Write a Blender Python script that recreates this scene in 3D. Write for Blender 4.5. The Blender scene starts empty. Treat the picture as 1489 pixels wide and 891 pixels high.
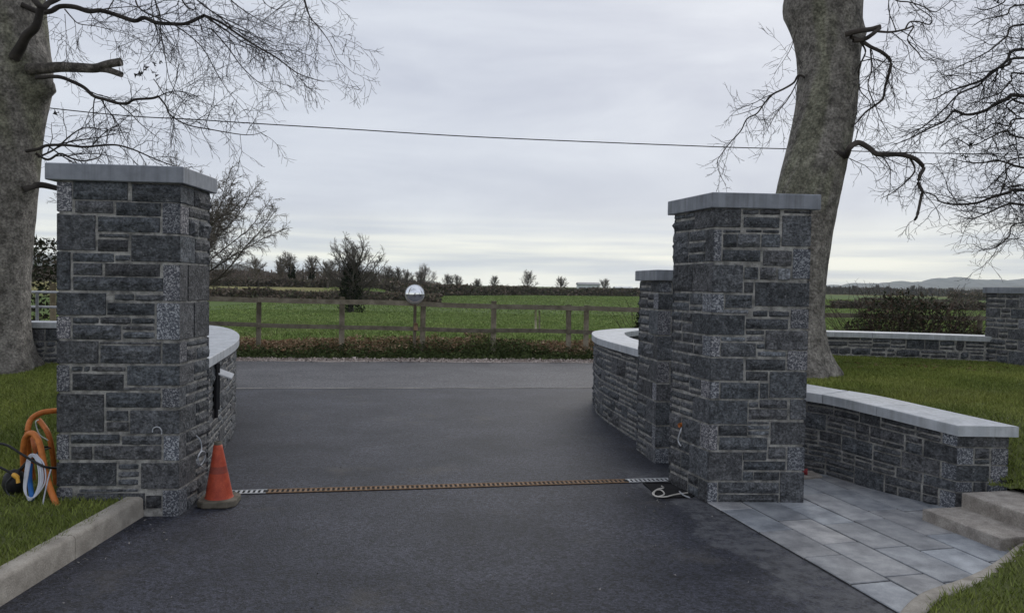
import bpy, math, random
import numpy as np
from mathutils import Vector, Matrix
R = math.radians
S = bpy.context.scene
COL = S.collection

# ------------------------------------------------------------------ camera, sky, sun, exposure
W0, H0, F0 = 1489.0, 891.0, 1100.0
EYE = 1.65
PITCH, ROLL = R(-1.59), R(1.0)
cd = bpy.data.cameras.new('camera'); cam = bpy.data.objects.new('camera', cd); COL.objects.link(cam)
cd.sensor_width = 36.0; cd.lens = 36.0 * F0 / W0; cd.clip_start = 0.05; cd.clip_end = 20000
MW = Matrix.Rotation(R(90) + PITCH, 4, 'X') @ Matrix.Rotation(ROLL, 4, 'Z')
MW.translation = Vector((0, 0, EYE))
cam.matrix_world = MW
S.camera = cam
M3 = np.array(MW.to_3x3())

w = bpy.data.worlds.new('World'); S.world = w; w.use_nodes = True
SUN_EL, SUN_AZ = R(32), R(20)          # azimuth measured from +Y towards +X
def build_world():
    nt = w.node_tree; nd = nt.nodes; lk = nt.links; nd.clear()
    out = nd.new('ShaderNodeOutputWorld'); bg = nd.new('ShaderNodeBackground')
    bg.inputs['Strength'].default_value = 0.125
    sky = nd.new('ShaderNodeTexSky'); sky.sky_type = 'NISHITA'; sky.sun_disc = False
    sky.sun_elevation = SUN_EL; sky.sun_rotation = SUN_AZ
    tc = nd.new('ShaderNodeTexCoord'); sp = nd.new('ShaderNodeSeparateXYZ'); lk.new(tc.outputs['Generated'], sp.inputs[0])
    mp = nd.new('ShaderNodeMapping'); mp.inputs['Scale'].default_value = (1.6, 1.6, 7.0); mp.inputs['Location'].default_value = (3.1, .4, .2)
    lk.new(tc.outputs['Generated'], mp.inputs[0])
    n1 = nd.new('ShaderNodeTexNoise'); n1.inputs['Scale'].default_value = 1.6; n1.inputs['Detail'].default_value = 6; n1.inputs['Roughness'].default_value = .55
    n1.inputs['Distortion'].default_value = .5
    lk.new(mp.outputs[0], n1.inputs['Vector'])
    cr = nd.new('ShaderNodeValToRGB'); lk.new(n1.outputs['Fac'], cr.inputs[0])
    e = cr.color_ramp.elements; e[0].position = .34; e[0].color = (.44, .465, .535, 1); e[1].position = .66; e[1].color = (.565, .592, .645, 1)
    # streaky layer near the horizon
    mp2 = nd.new('ShaderNodeMapping'); mp2.inputs['Scale'].default_value = (2.0, 2.0, 38.0); mp2.inputs['Location'].default_value = (.7, 2.2, .35)
    lk.new(tc.outputs['Generated'], mp2.inputs[0])
    n2 = nd.new('ShaderNodeTexNoise'); n2.inputs['Scale'].default_value = 1.3; n2.inputs['Detail'].default_value = 5
    lk.new(mp2.outputs[0], n2.inputs['Vector'])
    cr2 = nd.new('ShaderNodeValToRGB'); lk.new(n2.outputs['Fac'], cr2.inputs[0])
    e = cr2.color_ramp.elements; e[0].position = .36; e[0].color = (.50, .54, .585, 1); e[1].position = .56; e[1].color = (.83, .835, .745, 1)
    mr = nd.new('ShaderNodeMapRange'); mr.interpolation_type = 'SMOOTHSTEP'
    mr.inputs['From Min'].default_value = .02; mr.inputs['From Max'].default_value = .11; mr.inputs['To Min'].default_value = 1; mr.inputs['To Max'].default_value = 0
    lk.new(sp.outputs['Z'], mr.inputs['Value'])
    mx = nd.new('ShaderNodeMix'); mx.data_type = 'RGBA'
    lk.new(mr.outputs['Result'], mx.inputs['Factor']); lk.new(cr.outputs[0], mx.inputs['A']); lk.new(cr2.outputs[0], mx.inputs['B'])
    # overcast: brighter low down than overhead towards the zenith slightly darker patches
    k = nd.new('ShaderNodeVectorMath'); k.operation = 'SCALE'; k.inputs['Scale'].default_value = 10.0
    lk.new(mx.outputs['Result'], k.inputs[0])
    m2 = nd.new('ShaderNodeMix'); m2.data_type = 'RGBA'; m2.inputs['Factor'].default_value = .06
    lk.new(k.outputs[0], m2.inputs['A']); lk.new(sky.outputs[0], m2.inputs['B'])
    lk.new(m2.outputs['Result'], bg.inputs['Color']); lk.new(bg.outputs[0], out.inputs[0])
build_world()
sd = bpy.data.lights.new('sun', 'SUN'); sd.energy = 1.0; sd.angle = R(35); sd.color = (1, .96, .9)
sun = bpy.data.objects.new('sun', sd); COL.objects.link(sun)
sdir = Vector((math.sin(SUN_AZ) * math.cos(SUN_EL), math.cos(SUN_AZ) * math.cos(SUN_EL), math.sin(SUN_EL)))
sun.rotation_euler = sdir.to_track_quat('Z', 'Y').to_euler(); sun.location = (0, 0, 30)
S.view_settings.view_transform = 'Standard'; S.view_settings.look = 'None'
S.view_settings.gamma = 1; S.view_settings.exposure = 0.08; S.view_settings.use_curve_mapping = False
S.render.engine = 'CYCLES'; S.cycles.use_denoising = True
S.cycles.max_bounces = 5; S.cycles.diffuse_bounces = 3; S.cycles.glossy_bounces = 3; S.cycles.volume_bounces = 2; S.cycles.transparent_max_bounces = 4
HAZE = 0.00011

# ------------------------------------------------------------------ geometry helpers
def ray(px, py):
    v = np.array([(px - W0 / 2) / F0, -(py - H0 / 2) / F0, -1.0])
    return M3 @ v
def onz(px, py, z=0.0):
    d = ray(px, py); t = (z - EYE) / d[2]
    return np.array([d[0] * t, d[1] * t, z])
def atd(px, py, dist):
    d = ray(px, py); t = dist / d[1]
    return np.array([d[0] * t, dist, EYE + d[2] * t])

def hash2(ix, iy, seed):
    h = (ix.astype(np.int64) * 374761393 + iy.astype(np.int64) * 668265263 + seed * 974711) & 0x7fffffff
    h = ((h ^ (h >> 13)) * 1274126177) & 0x7fffffff
    return ((h ^ (h >> 16)) & 0xffff) / 65535.0
def vnoise(x, y, seed=0):
    x = np.asarray(x, float); y = np.asarray(y, float)
    ix = np.floor(x); iy = np.floor(y); fx = x - ix; fy = y - iy
    fx = fx * fx * (3 - 2 * fx); fy = fy * fy * (3 - 2 * fy)
    a = hash2(ix, iy, seed); b = hash2(ix + 1, iy, seed); c = hash2(ix, iy + 1, seed); d = hash2(ix + 1, iy + 1, seed)
    return (a * (1 - fx) + b * fx) * (1 - fy) + (c * (1 - fx) + d * fx) * fy
def fbm(x, y, seed=0, o=4):
    s = 0; a = .5
    for i in range(o):
        s = s + a * vnoise(np.asarray(x) * 2 ** i, np.asarray(y) * 2 ** i, seed + i); a *= .5
    return s
def sstep(a, b, x):
    t = np.clip((np.asarray(x, float) - a) / (b - a), 0, 1); return t * t * (3 - 2 * t)

class MB:
    """collects numpy chunks of vertices, quads / tris / polygons, per-point colour and per-face material slot"""
    def __init__(s): s.v = []; s.f = []; s.m = []; s.c = []; s.n = 0; s.sm = []
    def add(s, verts, faces, mat=0, col=(1, 1, 1), smooth=False):
        verts = np.asarray(verts, float).reshape(-1, 3)
        s.v.append(verts)
        for f in faces: s.f.append([i + s.n for i in f])
        s.m += [mat] * len(faces); s.sm += [smooth] * len(faces)
        c = np.asarray(col, float)
        s.c.append(np.tile(c, (len(verts), 1)) if c.ndim == 1 else c)
        s.n += len(verts)
    def grid(s, P, mat=0, col=(1, 1, 1), smooth=False):
        nv, nu = P.shape[:2]
        idx = np.arange(nu * nv).reshape(nv, nu)
        q = np.stack([idx[:-1, :-1], idx[:-1, 1:], idx[1:, 1:], idx[1:, :-1]], -1).reshape(-1, 4)
        c = np.asarray(col, float)
        if c.ndim == 3: c = c.reshape(-1, 3)
        s.add(P.reshape(-1, 3), q.tolist(), mat, c, smooth)
    def box(s, lo, hi, mat=0, col=(1, 1, 1), rot=None, bev=0.0):
        lo = np.array(lo, float); hi = np.array(hi, float)
        s.prism([(lo[0], lo[1]), (hi[0], lo[1]), (hi[0], hi[1]), (lo[0], hi[1])], lo[2], hi[2], mat, col, bev)
    def prism(s, poly, z0, z1, mat=0, col=(1, 1, 1), bev=0.0):
        """poly CCW 2D; z0,z1 scalars or per-vertex lists; small chamfer on the top edge and the corners"""
        P = np.array(poly, float); n = len(P)
        z0 = np.broadcast_to(np.asarray(z0, float), n); z1 = np.broadcast_to(np.asarray(z1, float), n)
        if bev > 0:
            Q = []; za = []; zb = []
            for i in range(n):
                a = P[i - 1] - P[i]; b = P[(i + 1) % n] - P[i]
                a = a / np.linalg.norm(a); b = b / np.linalg.norm(b)
                Q += [P[i] + a * bev, P[i] + b * bev]; za += [z0[i]] * 2; zb += [z1[i]] * 2
            Q = np.array(Q); za = np.array(za); zb = np.array(zb); m = len(Q); c = Q.mean(0)
            In = []
            for i in range(n):
                a = P[i - 1] - P[i]; b = P[(i + 1) % n] - P[i]
                a = a / np.linalg.norm(a); b = b / np.linalg.norm(b)
                k = (a + b) * bev
                In += [Q[2 * i] + b * bev, Q[2 * i + 1] + a * bev]
            In = np.array(In)
            V = [np.c_[In, za], np.c_[Q, za + bev], np.c_[Q, zb - bev], np.c_[In, zb]]
            F = [list(range(m))[::-1], [3 * m + i for i in range(m)]]
            for l in range(3):
                for i in range(m):
                    j = (i + 1) % m; F.append([l * m + i, l * m + j, (l + 1) * m + j, (l + 1) * m + i])
            s.add(np.vstack(V), F, mat, col)
        else:
            V = np.vstack([np.c_[P, z0], np.c_[P, z1]])
            F = [list(range(n))[::-1], [n + i for i in range(n)]]
            for i in range(n):
                j = (i + 1) % n; F.append([i, j, n + j, n + i])
            s.add(V, F, mat, col)
    def tube(s, pts, rad, k=6, mat=0, col=(1, 1, 1), smooth=True, cap=True):
        pts = np.asarray(pts, float); n = len(pts)
        rad = np.broadcast_to(np.asarray(rad, float), n)
        T = np.gradient(pts, axis=0); T /= (np.linalg.norm(T, axis=1)[:, None] + 1e-9)
        up = np.array([0, 0, 1.0]) if abs(T[:, 2].mean()) < .8 else np.array([0, 1.0, 0])
        A = np.cross(T, up); A /= (np.linalg.norm(A, axis=1)[:, None] + 1e-9); B = np.cross(A, T)
        th = np.arange(k) * 2 * math.pi / k
        V = pts[:, None, :] + rad[:, None, None] * (np.cos(th)[None, :, None] * A[:, None, :] + np.sin(th)[None, :, None] * B[:, None, :])
        F = []
        for i in range(n - 1):
            for j in range(k):
                j2 = (j + 1) % k
                F.append([i * k + j, i * k + j2, (i + 1) * k + j2, (i + 1) * k + j])
        if cap: F += [list(range(k)), [(n - 1) * k + j for j in range(k)][::-1]]
        s.add(V, F, mat, col, smooth)
    def build(s, name, mats, parent=None):
        me = bpy.data.meshes.new(name)
        me.from_pydata(np.vstack(s.v).tolist(), [], s.f)
        if not isinstance(mats, (list, tuple)): mats = [mats]
        for m in mats: me.materials.append(m)
        me.polygons.foreach_set('material_index', s.m); me.polygons.foreach_set('use_smooth', s.sm)
        at = me.attributes.new('col', 'FLOAT_COLOR', 'POINT')
        c = np.vstack(s.c); at.data.foreach_set('color', np.c_[c, np.ones(len(c))].astype(np.float32).ravel())
        me.update()
        o = bpy.data.objects.new(name, me); COL.objects.link(o)
        if parent is not None: o.parent = parent
        return o

def fast_faces(name, V, k, colv, mat, parent=None, smooth=False):
    """V: (N,k,3) separate polygons of k corners each; colv (N,3)"""
    N = len(V); me = bpy.data.meshes.new(name)
    me.vertices.add(N * k); me.loops.add(N * k); me.polygons.add(N)
    me.vertices.foreach_set('co', V.astype(np.float32).ravel())
    me.loops.foreach_set('vertex_index', np.arange(N * k, dtype=np.int32))
    me.polygons.foreach_set('loop_start', np.arange(0, N * k, k, dtype=np.int32))
    me.polygons.foreach_set('loop_total', np.full(N, k, dtype=np.int32))
    me.materials.append(mat)
    at = me.attributes.new('col', 'FLOAT_COLOR', 'POINT')
    c = np.repeat(colv, k, axis=0)
    at.data.foreach_set('color', np.c_[c, np.ones(len(c))].astype(np.float32).ravel())
    me.update(calc_edges=True); me.validate()
    o = bpy.data.objects.new(name, me); COL.objects.link(o)
    if parent is not None: o.parent = parent
    return o

def tag(o, label=None, cat=None, group=None, kind=None):
    if label: o['label'] = label
    if cat: o['category'] = cat
    if group: o['group'] = group
    if kind: o['kind'] = kind
    return o
def empty(name, loc, label, cat, group=None):
    o = bpy.data.objects.new(name, None); COL.objects.link(o); o.location = Vector([float(a) for a in loc]); o.empty_display_size = .1
    return tag(o, label, cat, group)
def adopt(root, *parts):
    """parent world-space meshes to a root Empty without moving them"""
    loc = Vector(root.location)
    for p in parts:
        p.parent = root; p.location = Vector(p.location) - loc

# ------------------------------------------------------------------ materials
def material(name, c1, c2, scale=8, rough=.85, bump=0.0, bscale=60, detail=6, spec=.3, metal=0, attr=False, tex='noise', lo=.35, hi=.65, speck=0, bdist=.01):
    m = bpy.data.materials.new(name); m.use_nodes = True; nt = m.node_tree; nd = nt.nodes; lk = nt.links
    p = nd['Principled BSDF']; p.inputs['Roughness'].default_value = rough; p.inputs['Specular IOR Level'].default_value = spec; p.inputs['Metallic'].default_value = metal
    g = nd.new('ShaderNodeNewGeometry')
    n = nd.new('ShaderNodeTexNoise'); n.inputs['Scale'].default_value = scale; n.inputs['Detail'].default_value = detail; n.inputs['Roughness'].default_value = .6
    lk.new(g.outputs['Position'], n.inputs['Vector'])
    r = nd.new('ShaderNodeValToRGB'); lk.new(n.outputs['Fac'], r.inputs[0])
    e = r.color_ramp.elements; e[0].position = lo; e[0].color = (*c1, 1); e[1].position = hi; e[1].color = (*c2, 1)
    cur = r.outputs[0]
    if speck:
        n3 = nd.new('ShaderNodeTexNoise'); n3.inputs['Scale'].default_value = bscale * 1.5; n3.inputs['Detail'].default_value = 2
        lk.new(g.outputs['Position'], n3.inputs['Vector'])
        mr = nd.new('ShaderNodeMapRange'); mr.inputs['From Min'].default_value = .3; mr.inputs['From Max'].default_value = .7
        mr.inputs['To Min'].default_value = 1 - speck; mr.inputs['To Max'].default_value = 1 + speck
        lk.new(n3.outputs['Fac'], mr.inputs['Value'])
        sc = nd.new('ShaderNodeVectorMath'); sc.operation = 'SCALE'; lk.new(cur, sc.inputs[0]); lk.new(mr.outputs[0], sc.inputs['Scale']); cur = sc.outputs[0]
    if attr:
        a = nd.new('ShaderNodeAttribute'); a.attribute_name = 'col'
        mm = nd.new('ShaderNodeVectorMath'); mm.operation = 'MULTIPLY'; lk.new(cur, mm.inputs[0]); lk.new(a.outputs['Color'], mm.inputs[1]); cur = mm.outputs[0]
    lk.new(cur, p.inputs['Base Color'])
    if bump:
        nb = nd.new('ShaderNodeTexNoise'); nb.inputs['Scale'].default_value = bscale; nb.inputs['Detail'].default_value = 5; nb.inputs['Roughness'].default_value = .65
        lk.new(g.outputs['Position'], nb.inputs['Vector'])
        b = nd.new('ShaderNodeBump'); b.inputs['Strength'].default_value = bump; b.inputs['Distance'].default_value = bdist
        lk.new(nb.outputs['Fac'], b.inputs['Height']); lk.new(b.outputs[0], p.inputs['Normal'])
    return m
MAT = {}
def stone_mat():
    m = material('blue_limestone', (.030, .033, .038), (.158, .166, .178), 18, .72, 1.0, 42, attr=True, speck=.55, bdist=.03, spec=.4, detail=10, lo=.30, hi=.72)  # wide tone contrast also paints dark relief into the stone colour
    nt = m.node_tree; nd = nt.nodes; lk = nt.links; p = nd['Principled BSDF']; src = p.inputs['Base Color'].links[0].from_socket
    g = nd.new('ShaderNodeNewGeometry')
    # pale lime smears and chips with their own ragged shapes
    n = nd.new('ShaderNodeTexNoise'); n.inputs['Scale'].default_value = 26; n.inputs['Detail'].default_value = 9; n.inputs['Roughness'].default_value = .75; n.inputs['Distortion'].default_value = 1.2
    lk.new(g.outputs['Position'], n.inputs['Vector'])
    r = nd.new('ShaderNodeMapRange'); r.inputs['From Min'].default_value = .56; r.inputs['From Max'].default_value = .67; r.inputs['To Max'].default_value = .8; lk.new(n.outputs['Fac'], r.inputs['Value'])
    mx = nd.new('ShaderNodeMix'); mx.data_type = 'RGBA'; lk.new(r.outputs[0], mx.inputs['Factor']); lk.new(src, mx.inputs['A']); mx.inputs['B'].default_value = (.30, .30, .31, 1)
    lk.new(mx.outputs['Result'], p.inputs['Base Color']); return m
MAT['stone'] = stone_mat()
MAT['mortar'] = material('lime_mortar', (.15, .148, .14), (.42, .41, .385), 17, .95, .6, 120, attr=True, speck=.2)
def stains(m, amt, dark):
    """drip streaks and blotches of grime"""
    nt = m.node_tree; nd = nt.nodes; lk = nt.links; p = nd['Principled BSDF']; src = p.inputs['Base Color'].links[0].from_socket; g = nd.new('ShaderNodeNewGeometry')
    mp = nd.new('ShaderNodeMapping'); mp.inputs['Scale'].default_value = (30, 30, 1.5); lk.new(g.outputs['Position'], mp.inputs[0])
    a = nd.new('ShaderNodeTexNoise'); a.inputs['Scale'].default_value = 1; a.inputs['Detail'].default_value = 4; lk.new(mp.outputs[0], a.inputs['Vector'])
    b = nd.new('ShaderNodeTexNoise'); b.inputs['Scale'].default_value = 2.4; b.inputs['Detail'].default_value = 9; b.inputs['Roughness'].default_value = .75; lk.new(g.outputs['Position'], b.inputs['Vector'])
    mu = nd.new('ShaderNodeMath'); mu.operation = 'MULTIPLY'; lk.new(a.outputs['Fac'], mu.inputs[0]); lk.new(b.outputs['Fac'], mu.inputs[1])
    r = nd.new('ShaderNodeMapRange'); r.inputs['From Min'].default_value = .20; r.inputs['From Max'].default_value = .36; r.inputs['To Max'].default_value = amt; lk.new(mu.outputs[0], r.inputs['Value'])
    mx = nd.new('ShaderNodeMix'); mx.data_type = 'RGBA'; lk.new(r.outputs[0], mx.inputs['Factor']); lk.new(src, mx.inputs['A']); mx.inputs['B'].default_value = (*dark, 1); lk.new(mx.outputs['Result'], p.inputs['Base Color'])
def punched():
    m = bpy.data.materials.new('punched_limestone'); m.use_nodes = True; nt = m.node_tree; nd = nt.nodes; lk = nt.links
    p = nd['Principled BSDF']; p.inputs['Roughness'].default_value = .85
    g = nd.new('ShaderNodeNewGeometry')
    n = nd.new('ShaderNodeTexNoise'); n.inputs['Scale'].default_value = 78; n.inputs['Detail'].default_value = 1.5; n.inputs['Distortion'].default_value = .9
    lk.new(g.outputs['Position'], n.inputs['Vector'])
    r = nd.new('ShaderNodeValToRGB'); lk.new(n.outputs['Fac'], r.inputs[0])
    e = r.color_ramp.elements; e[0].position = .48; e[0].color = (.085, .089, .105, 1); e[1].position = .60; e[1].color = (.37, .37, .385, 1)
    a = nd.new('ShaderNodeAttribute'); a.attribute_name = 'col'
    mm = nd.new('ShaderNodeVectorMath'); mm.operation = 'MULTIPLY'; lk.new(r.outputs[0], mm.inputs[0]); lk.new(a.outputs['Color'], mm.inputs[1])
    lk.new(mm.outputs[0], p.inputs['Base Color'])
    b = nd.new('ShaderNodeBump'); b.inputs['Strength'].default_value = .8; b.inputs['Distance'].default_value = .01; b.invert = True
    lk.new(n.outputs['Fac'], b.inputs['Height']); lk.new(b.outputs[0], p.inputs['Normal'])
    return m
MAT['punched'] = punched()
MAT['cap'] = material('sawn_limestone_cap', (.19, .205, .235), (.28, .30, .335), 6, .55, .15, 200, spec=.4, speck=.05)
MAT['coping'] = material('sawn_limestone_coping', (.40, .425, .455), (.54, .56, .59), 6, .6, .15, 200, spec=.4, speck=.05)
stains(MAT['cap'], .6, (.11, .115, .125)); stains(MAT['coping'], .45, (.26, .265, .26))
MAT['kerb'] = material('kerb_concrete', (.27, .245, .21), (.42, .385, .335), 9, .9, .6, 90, speck=.12)
MAT['step'] = material('step_concrete', (.25, .225, .20), (.42, .385, .345), 9, .9, .8, 70, speck=.2)
MAT['soil'] = material('soil', (.03, .024, .016), (.06, .05, .03), 20, .95, 1, 60)
MAT['lawn'] = material('lawn_ground', (.085, .10, .032), (.13, .145, .05), 5, .95, 1, 80)
MAT['field'] = material('field_ground', (.085, .125, .042), (.12, .165, .058), .35, 1.0, .3, 12, spec=.05, attr=True, speck=.4, bdist=.1)
MAT['grass'] = material('grass_blades', (.8, .8, .8), (1.15, 1.1, 1), .8, .8, attr=True, spec=.1)
MAT['leaf'] = material('leaf_litter', (.8, .8, .8), (1.1, 1.1, 1.1), 3, .85, attr=True, spec=.12)
MAT['bark'] = material('beech_bark', (.095, .087, .077), (.275, .255, .228), 8, .9, 1.0, 24, attr=True, speck=.45, bdist=.03, detail=10)
MAT['twig'] = material('dark_twigs', (.022, .020, .020), (.05, .045, .042), 4, .9, attr=True)
MAT['fartwig'] = material('grey_brown_twigs', (.10, .086, .072), (.16, .14, .118), .5, .95, attr=True)
MAT['wood'] = material('weathered_timber', (.13, .112, .08), (.24, .212, .16), 6, .85, .5, 60, attr=True, speck=.25)
MAT['galv'] = material('galvanised_steel', (.40, .41, .42), (.55, .56, .57), 30, .5, metal=.4)
MAT['rust'] = material('rusted_iron', (.17, .105, .06), (.30, .20, .125), 25, .85, .3, 150)
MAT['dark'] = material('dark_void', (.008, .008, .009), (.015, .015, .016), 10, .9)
MAT['blacksteel'] = material('black_steel', (.012, .012, .014), (.025, .025, .028), 10, .5)
MAT['whitemetal'] = material('white_enamel', (.5, .51, .53), (.62, .63, .65), 10, .5)
MAT['orange'] = material('orange_duct', (.42, .125, .028), (.62, .20, .045), 22, .5, attr=True)
MAT['cone'] = material('faded_orange_plastic', (.36, .055, .03), (.52, .095, .045), 14, .5, attr=True, speck=.1)
MAT['conebase'] = material('dirty_rubber', (.10, .09, .07), (.17, .15, .12), 14, .9, .3, 60)
MAT['blue'] = material('blue_pipe', (.02, .13, .42), (.04, .2, .55), 10, .4)
MAT['white'] = material('white_plastic', (.5, .52, .55), (.65, .67, .7), 10, .4, attr=True)
MAT['blackrubber'] = material('black_rubber', (.010, .010, .011), (.02, .02, .022), 10, .55, attr=True)
MAT['brass'] = material('yellow_fitting', (.55, .28, .03), (.7, .38, .05), 10, .4)
MAT['redpipe'] = material('red_pipe', (.22, .03, .035), (.32, .05, .05), 10, .5)
MAT['gravel'] = material('gravel', (.22, .19, .17), (.50, .45, .42), 18, .95, 1, 25, lo=.3, hi=.7)
def asphalt(name, base, lo, hi, road=False):
    m = material(name, lo, hi, 1.1, .66, 1.0, 80, speck=.7, spec=.38, detail=9, bdist=.008)
    nt = m.node_tree; nd = nt.nodes; lk = nt.links; p = nd['Principled BSDF']; src = p.inputs['Base Color'].links[0].from_socket; g = nd.new('ShaderNodeNewGeometry')
    vo = nd.new('ShaderNodeTexVoronoi'); vo.inputs['Scale'].default_value = 62; lk.new(g.outputs['Position'], vo.inputs['Vector'])
    hs = nd.new('ShaderNodeSeparateColor'); lk.new(vo.outputs['Color'], hs.inputs[0])
    mr = nd.new('ShaderNodeMapRange'); mr.inputs['To Min'].default_value = .3; mr.inputs['To Max'].default_value = 1.9; lk.new(hs.outputs[0], mr.inputs['Value'])
    wn = nd.new('ShaderNodeTexNoise'); wn.inputs['Scale'].default_value = 22; wn.inputs['Detail'].default_value = 6; wn.inputs['Roughness'].default_value = .8; lk.new(g.outputs['Position'], wn.inputs['Vector'])
    m2 = nd.new('ShaderNodeMapRange'); m2.inputs['From Min'].default_value = .3; m2.inputs['From Max'].default_value = .7; m2.inputs['To Min'].default_value = .7; m2.inputs['To Max'].default_value = 1.35; lk.new(wn.outputs['Fac'], m2.inputs['Value'])
    mu = nd.new('ShaderNodeMath'); mu.operation = 'MULTIPLY'; lk.new(mr.outputs[0], mu.inputs[0]); lk.new(m2.outputs[0], mu.inputs[1])
    sc = nd.new('ShaderNodeVectorMath'); sc.operation = 'SCALE'; lk.new(src, sc.inputs[0]); lk.new(mu.outputs[0], sc.inputs['Scale']); lk.new(sc.outputs[0], p.inputs['Base Color'])
    if road: return m
    nt = m.node_tree; nd = nt.nodes; lk = nt.links; p = nd['Principled BSDF']
    src = p.inputs['Base Color'].links[0].from_socket
    g = nd.new('ShaderNodeNewGeometry'); sp = nd.new('ShaderNodeSeparateXYZ'); lk.new(g.outputs['Position'], sp.inputs[0])
    def rng(sock, a, b, inv=False):
        r = nd.new('ShaderNodeMapRange'); r.interpolation_type = 'SMOOTHSTEP'
        r.inputs['From Min'].default_value = a; r.inputs['From Max'].default_value = b
        if inv: r.inputs['To Min'].default_value = 1; r.inputs['To Max'].default_value = 0
        lk.new(sock, r.inputs['Value']); return r.outputs[0]
    def math_(op, a, b):
        k = nd.new('ShaderNodeMath'); k.operation = op
        for i, s in enumerate((a, b)):
            if isinstance(s, (int, float)): k.inputs[i].default_value = s
            else: lk.new(s, k.inputs[i])
        return k.outputs[0]
    # dried cement dust along the paving edge and around the pier foot, its own ragged outline
    n = nd.new('ShaderNodeTexNoise'); n.inputs['Scale'].default_value = 2.6; n.inputs['Detail'].default_value = 8; n.inputs['Roughness'].default_value = .68
    lk.new(g.outputs['Position'], n.inputs['Vector'])
    xx = math_('ADD', sp.outputs['X'], math_('MULTIPLY', sp.outputs['Y'], .21))       # const along the paving edge
    side = rng(xx, 1.95, 2.75)
    near = rng(sp.outputs['Y'], 6.9, 6.2, False)
    near = rng(sp.outputs['Y'], 6.4, 7.0, True)
    f = rng(math_('ADD', math_('MULTIPLY', side, .62), math_('MULTIPLY', n.outputs['Fac'], .9)), .76, .86)
    n5 = nd.new('ShaderNodeTexNoise'); n5.inputs['Scale'].default_value = 9; n5.inputs['Detail'].default_value = 8; n5.inputs['Roughness'].default_value = .75; lk.new(g.outputs['Position'], n5.inputs['Vector'])
    f = math_('MULTIPLY', math_('MULTIPLY', f, near), math_('MULTIPLY', rng(n5.outputs['Fac'], .34, .62), .95))
    mx = nd.new('ShaderNodeMix'); mx.data_type = 'RGBA'; lk.new(f, mx.inputs['Factor']); lk.new(src, mx.inputs['A']); mx.inputs['B'].default_value = (.105, .107, .115, 1)
    # faint muddy spots
    n2 = nd.new('ShaderNodeTexNoise'); n2.inputs['Scale'].default_value = 1.1; n2.inputs['Detail'].default_value = 6; n2.inputs['Roughness'].default_value = .7
    ad = nd.new('ShaderNodeVectorMath'); ad.operation = 'ADD'; ad.inputs[1].default_value = (7.3, 2.1, 0); lk.new(g.outputs['Position'], ad.inputs[0]); lk.new(ad.outputs[0], n2.inputs['Vector'])
    mx2 = nd.new('ShaderNodeMix'); mx2.data_type = 'RGBA'; lk.new(math_('MULTIPLY', rng(n2.outputs['Fac'], .56, .72), .35), mx2.inputs['Factor'])
    lk.new(mx.outputs['Result'], mx2.inputs['A']); mx2.inputs['B'].default_value = (.095, .085, .07, 1)
    lk.new(mx2.outputs['Result'], p.inputs['Base Color'])
    return m
MAT['drive'] = asphalt('new_asphalt', 0, (.013, .0145, .022), (.036, .038, .051))
MAT['road'] = asphalt('road_asphalt', 0, (.052, .052, .058), (.083, .083, .09), True)
MAT['slab'] = material('paving_limestone', (.18, .188, .205), (.38, .385, .395), 5.5, .55, .3, 90, attr=True, speck=.12, detail=9, spec=.4)

# ------------------------------------------------------------------ ground
def road_near(x): return 12.15 + .14 * x
def road_far(x): return 16.2 + .12 * x
def terrain_z(x, y):
    d = y - road_far(x)
    z = -.02 + .17 * sstep(.3, 1.2, d) - 1.15 * sstep(4, 48, d)
    # ground swelling up towards the far left
    z = z + 4.0 * sstep(200, 520, y) * sstep(-.12, -.40, x / np.maximum(y, 1))
    z = z + 1.75 * sstep(101, 124, y) * sstep(-.12, -.19, x / np.maximum(y, 1))
    z = z + .10 * (fbm(x * .12, y * .12, 5) - .5) * sstep(2, 14, d)
    return z
def make_terrain():
    mb = MB()
    ys = np.concatenate([16.2 - 9 + np.arange(0, 17, .5), 24.2 + np.cumsum(np.linspace(.6, 60, 95))])
    ys = ys[ys < 5200]
    t = np.linspace(-1, 1, 141)
    rows = []; cols = []
    for y in ys:
        hw = max(60, y * 1.5)
        x = t * hw * (.35 + .65 * np.abs(t)); yy = np.full_like(x, y)
        yy2 = yy + .12 * x * sstep(60, 20, y)
        z = terrain_z(x, yy2)
        z = np.where(yy2 < road_far(x) + .3, -.05, z)
        rows.append(np.stack([x, yy2, z], -1))
        # fields: patches of different greens
        a = vnoise(x * .010 + 3.3, yy2 * .0065 + 1.7, 9)
        c = np.ones((len(x), 3))
        far = (yy2 > 260)
        c[far & (a > .6)] = (1.25, .85, .9); c[far & (a < .32)] = (.75, .85, .8)
        left = (x / np.maximum(yy2, 1) < -.2) & (yy2 > 104) & (yy2 < 190)
        c[left] = (2.2, 1.45, 1.9)
        cols.append(c)
    mb.grid(np.array(rows), 0, np.array(cols), True)
    o = mb.build('field', MAT['field']); o['kind'] = 'structure'
make_terrain()
# base ground (under everything near)
mb = MB(); mb.add([(-60, -30, -.12), (60, -30, -.12), (60, 9, -.12), (-60, 9, -.12)], [[0, 1, 2, 3]]); o = mb.build('ground', MAT['soil']); o['kind'] = 'structure'

def strip(f0, f1, x0, x1, z, n=60, mat=None, name='road'):
    xs = np.linspace(x0, x1, n); P = []
    for k in range(9):
        t = k / 8; P.append(np.stack([xs, f0(xs) * (1 - t) + f1(xs) * t, np.full(n, z)], -1))
    mb = MB(); mb.grid(np.array(P)); o = mb.build(name, mat); o['kind'] = 'structure'; return o
strip(road_near, road_far, -70, 70, 0.0, mat=MAT['road'], name='road')
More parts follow.
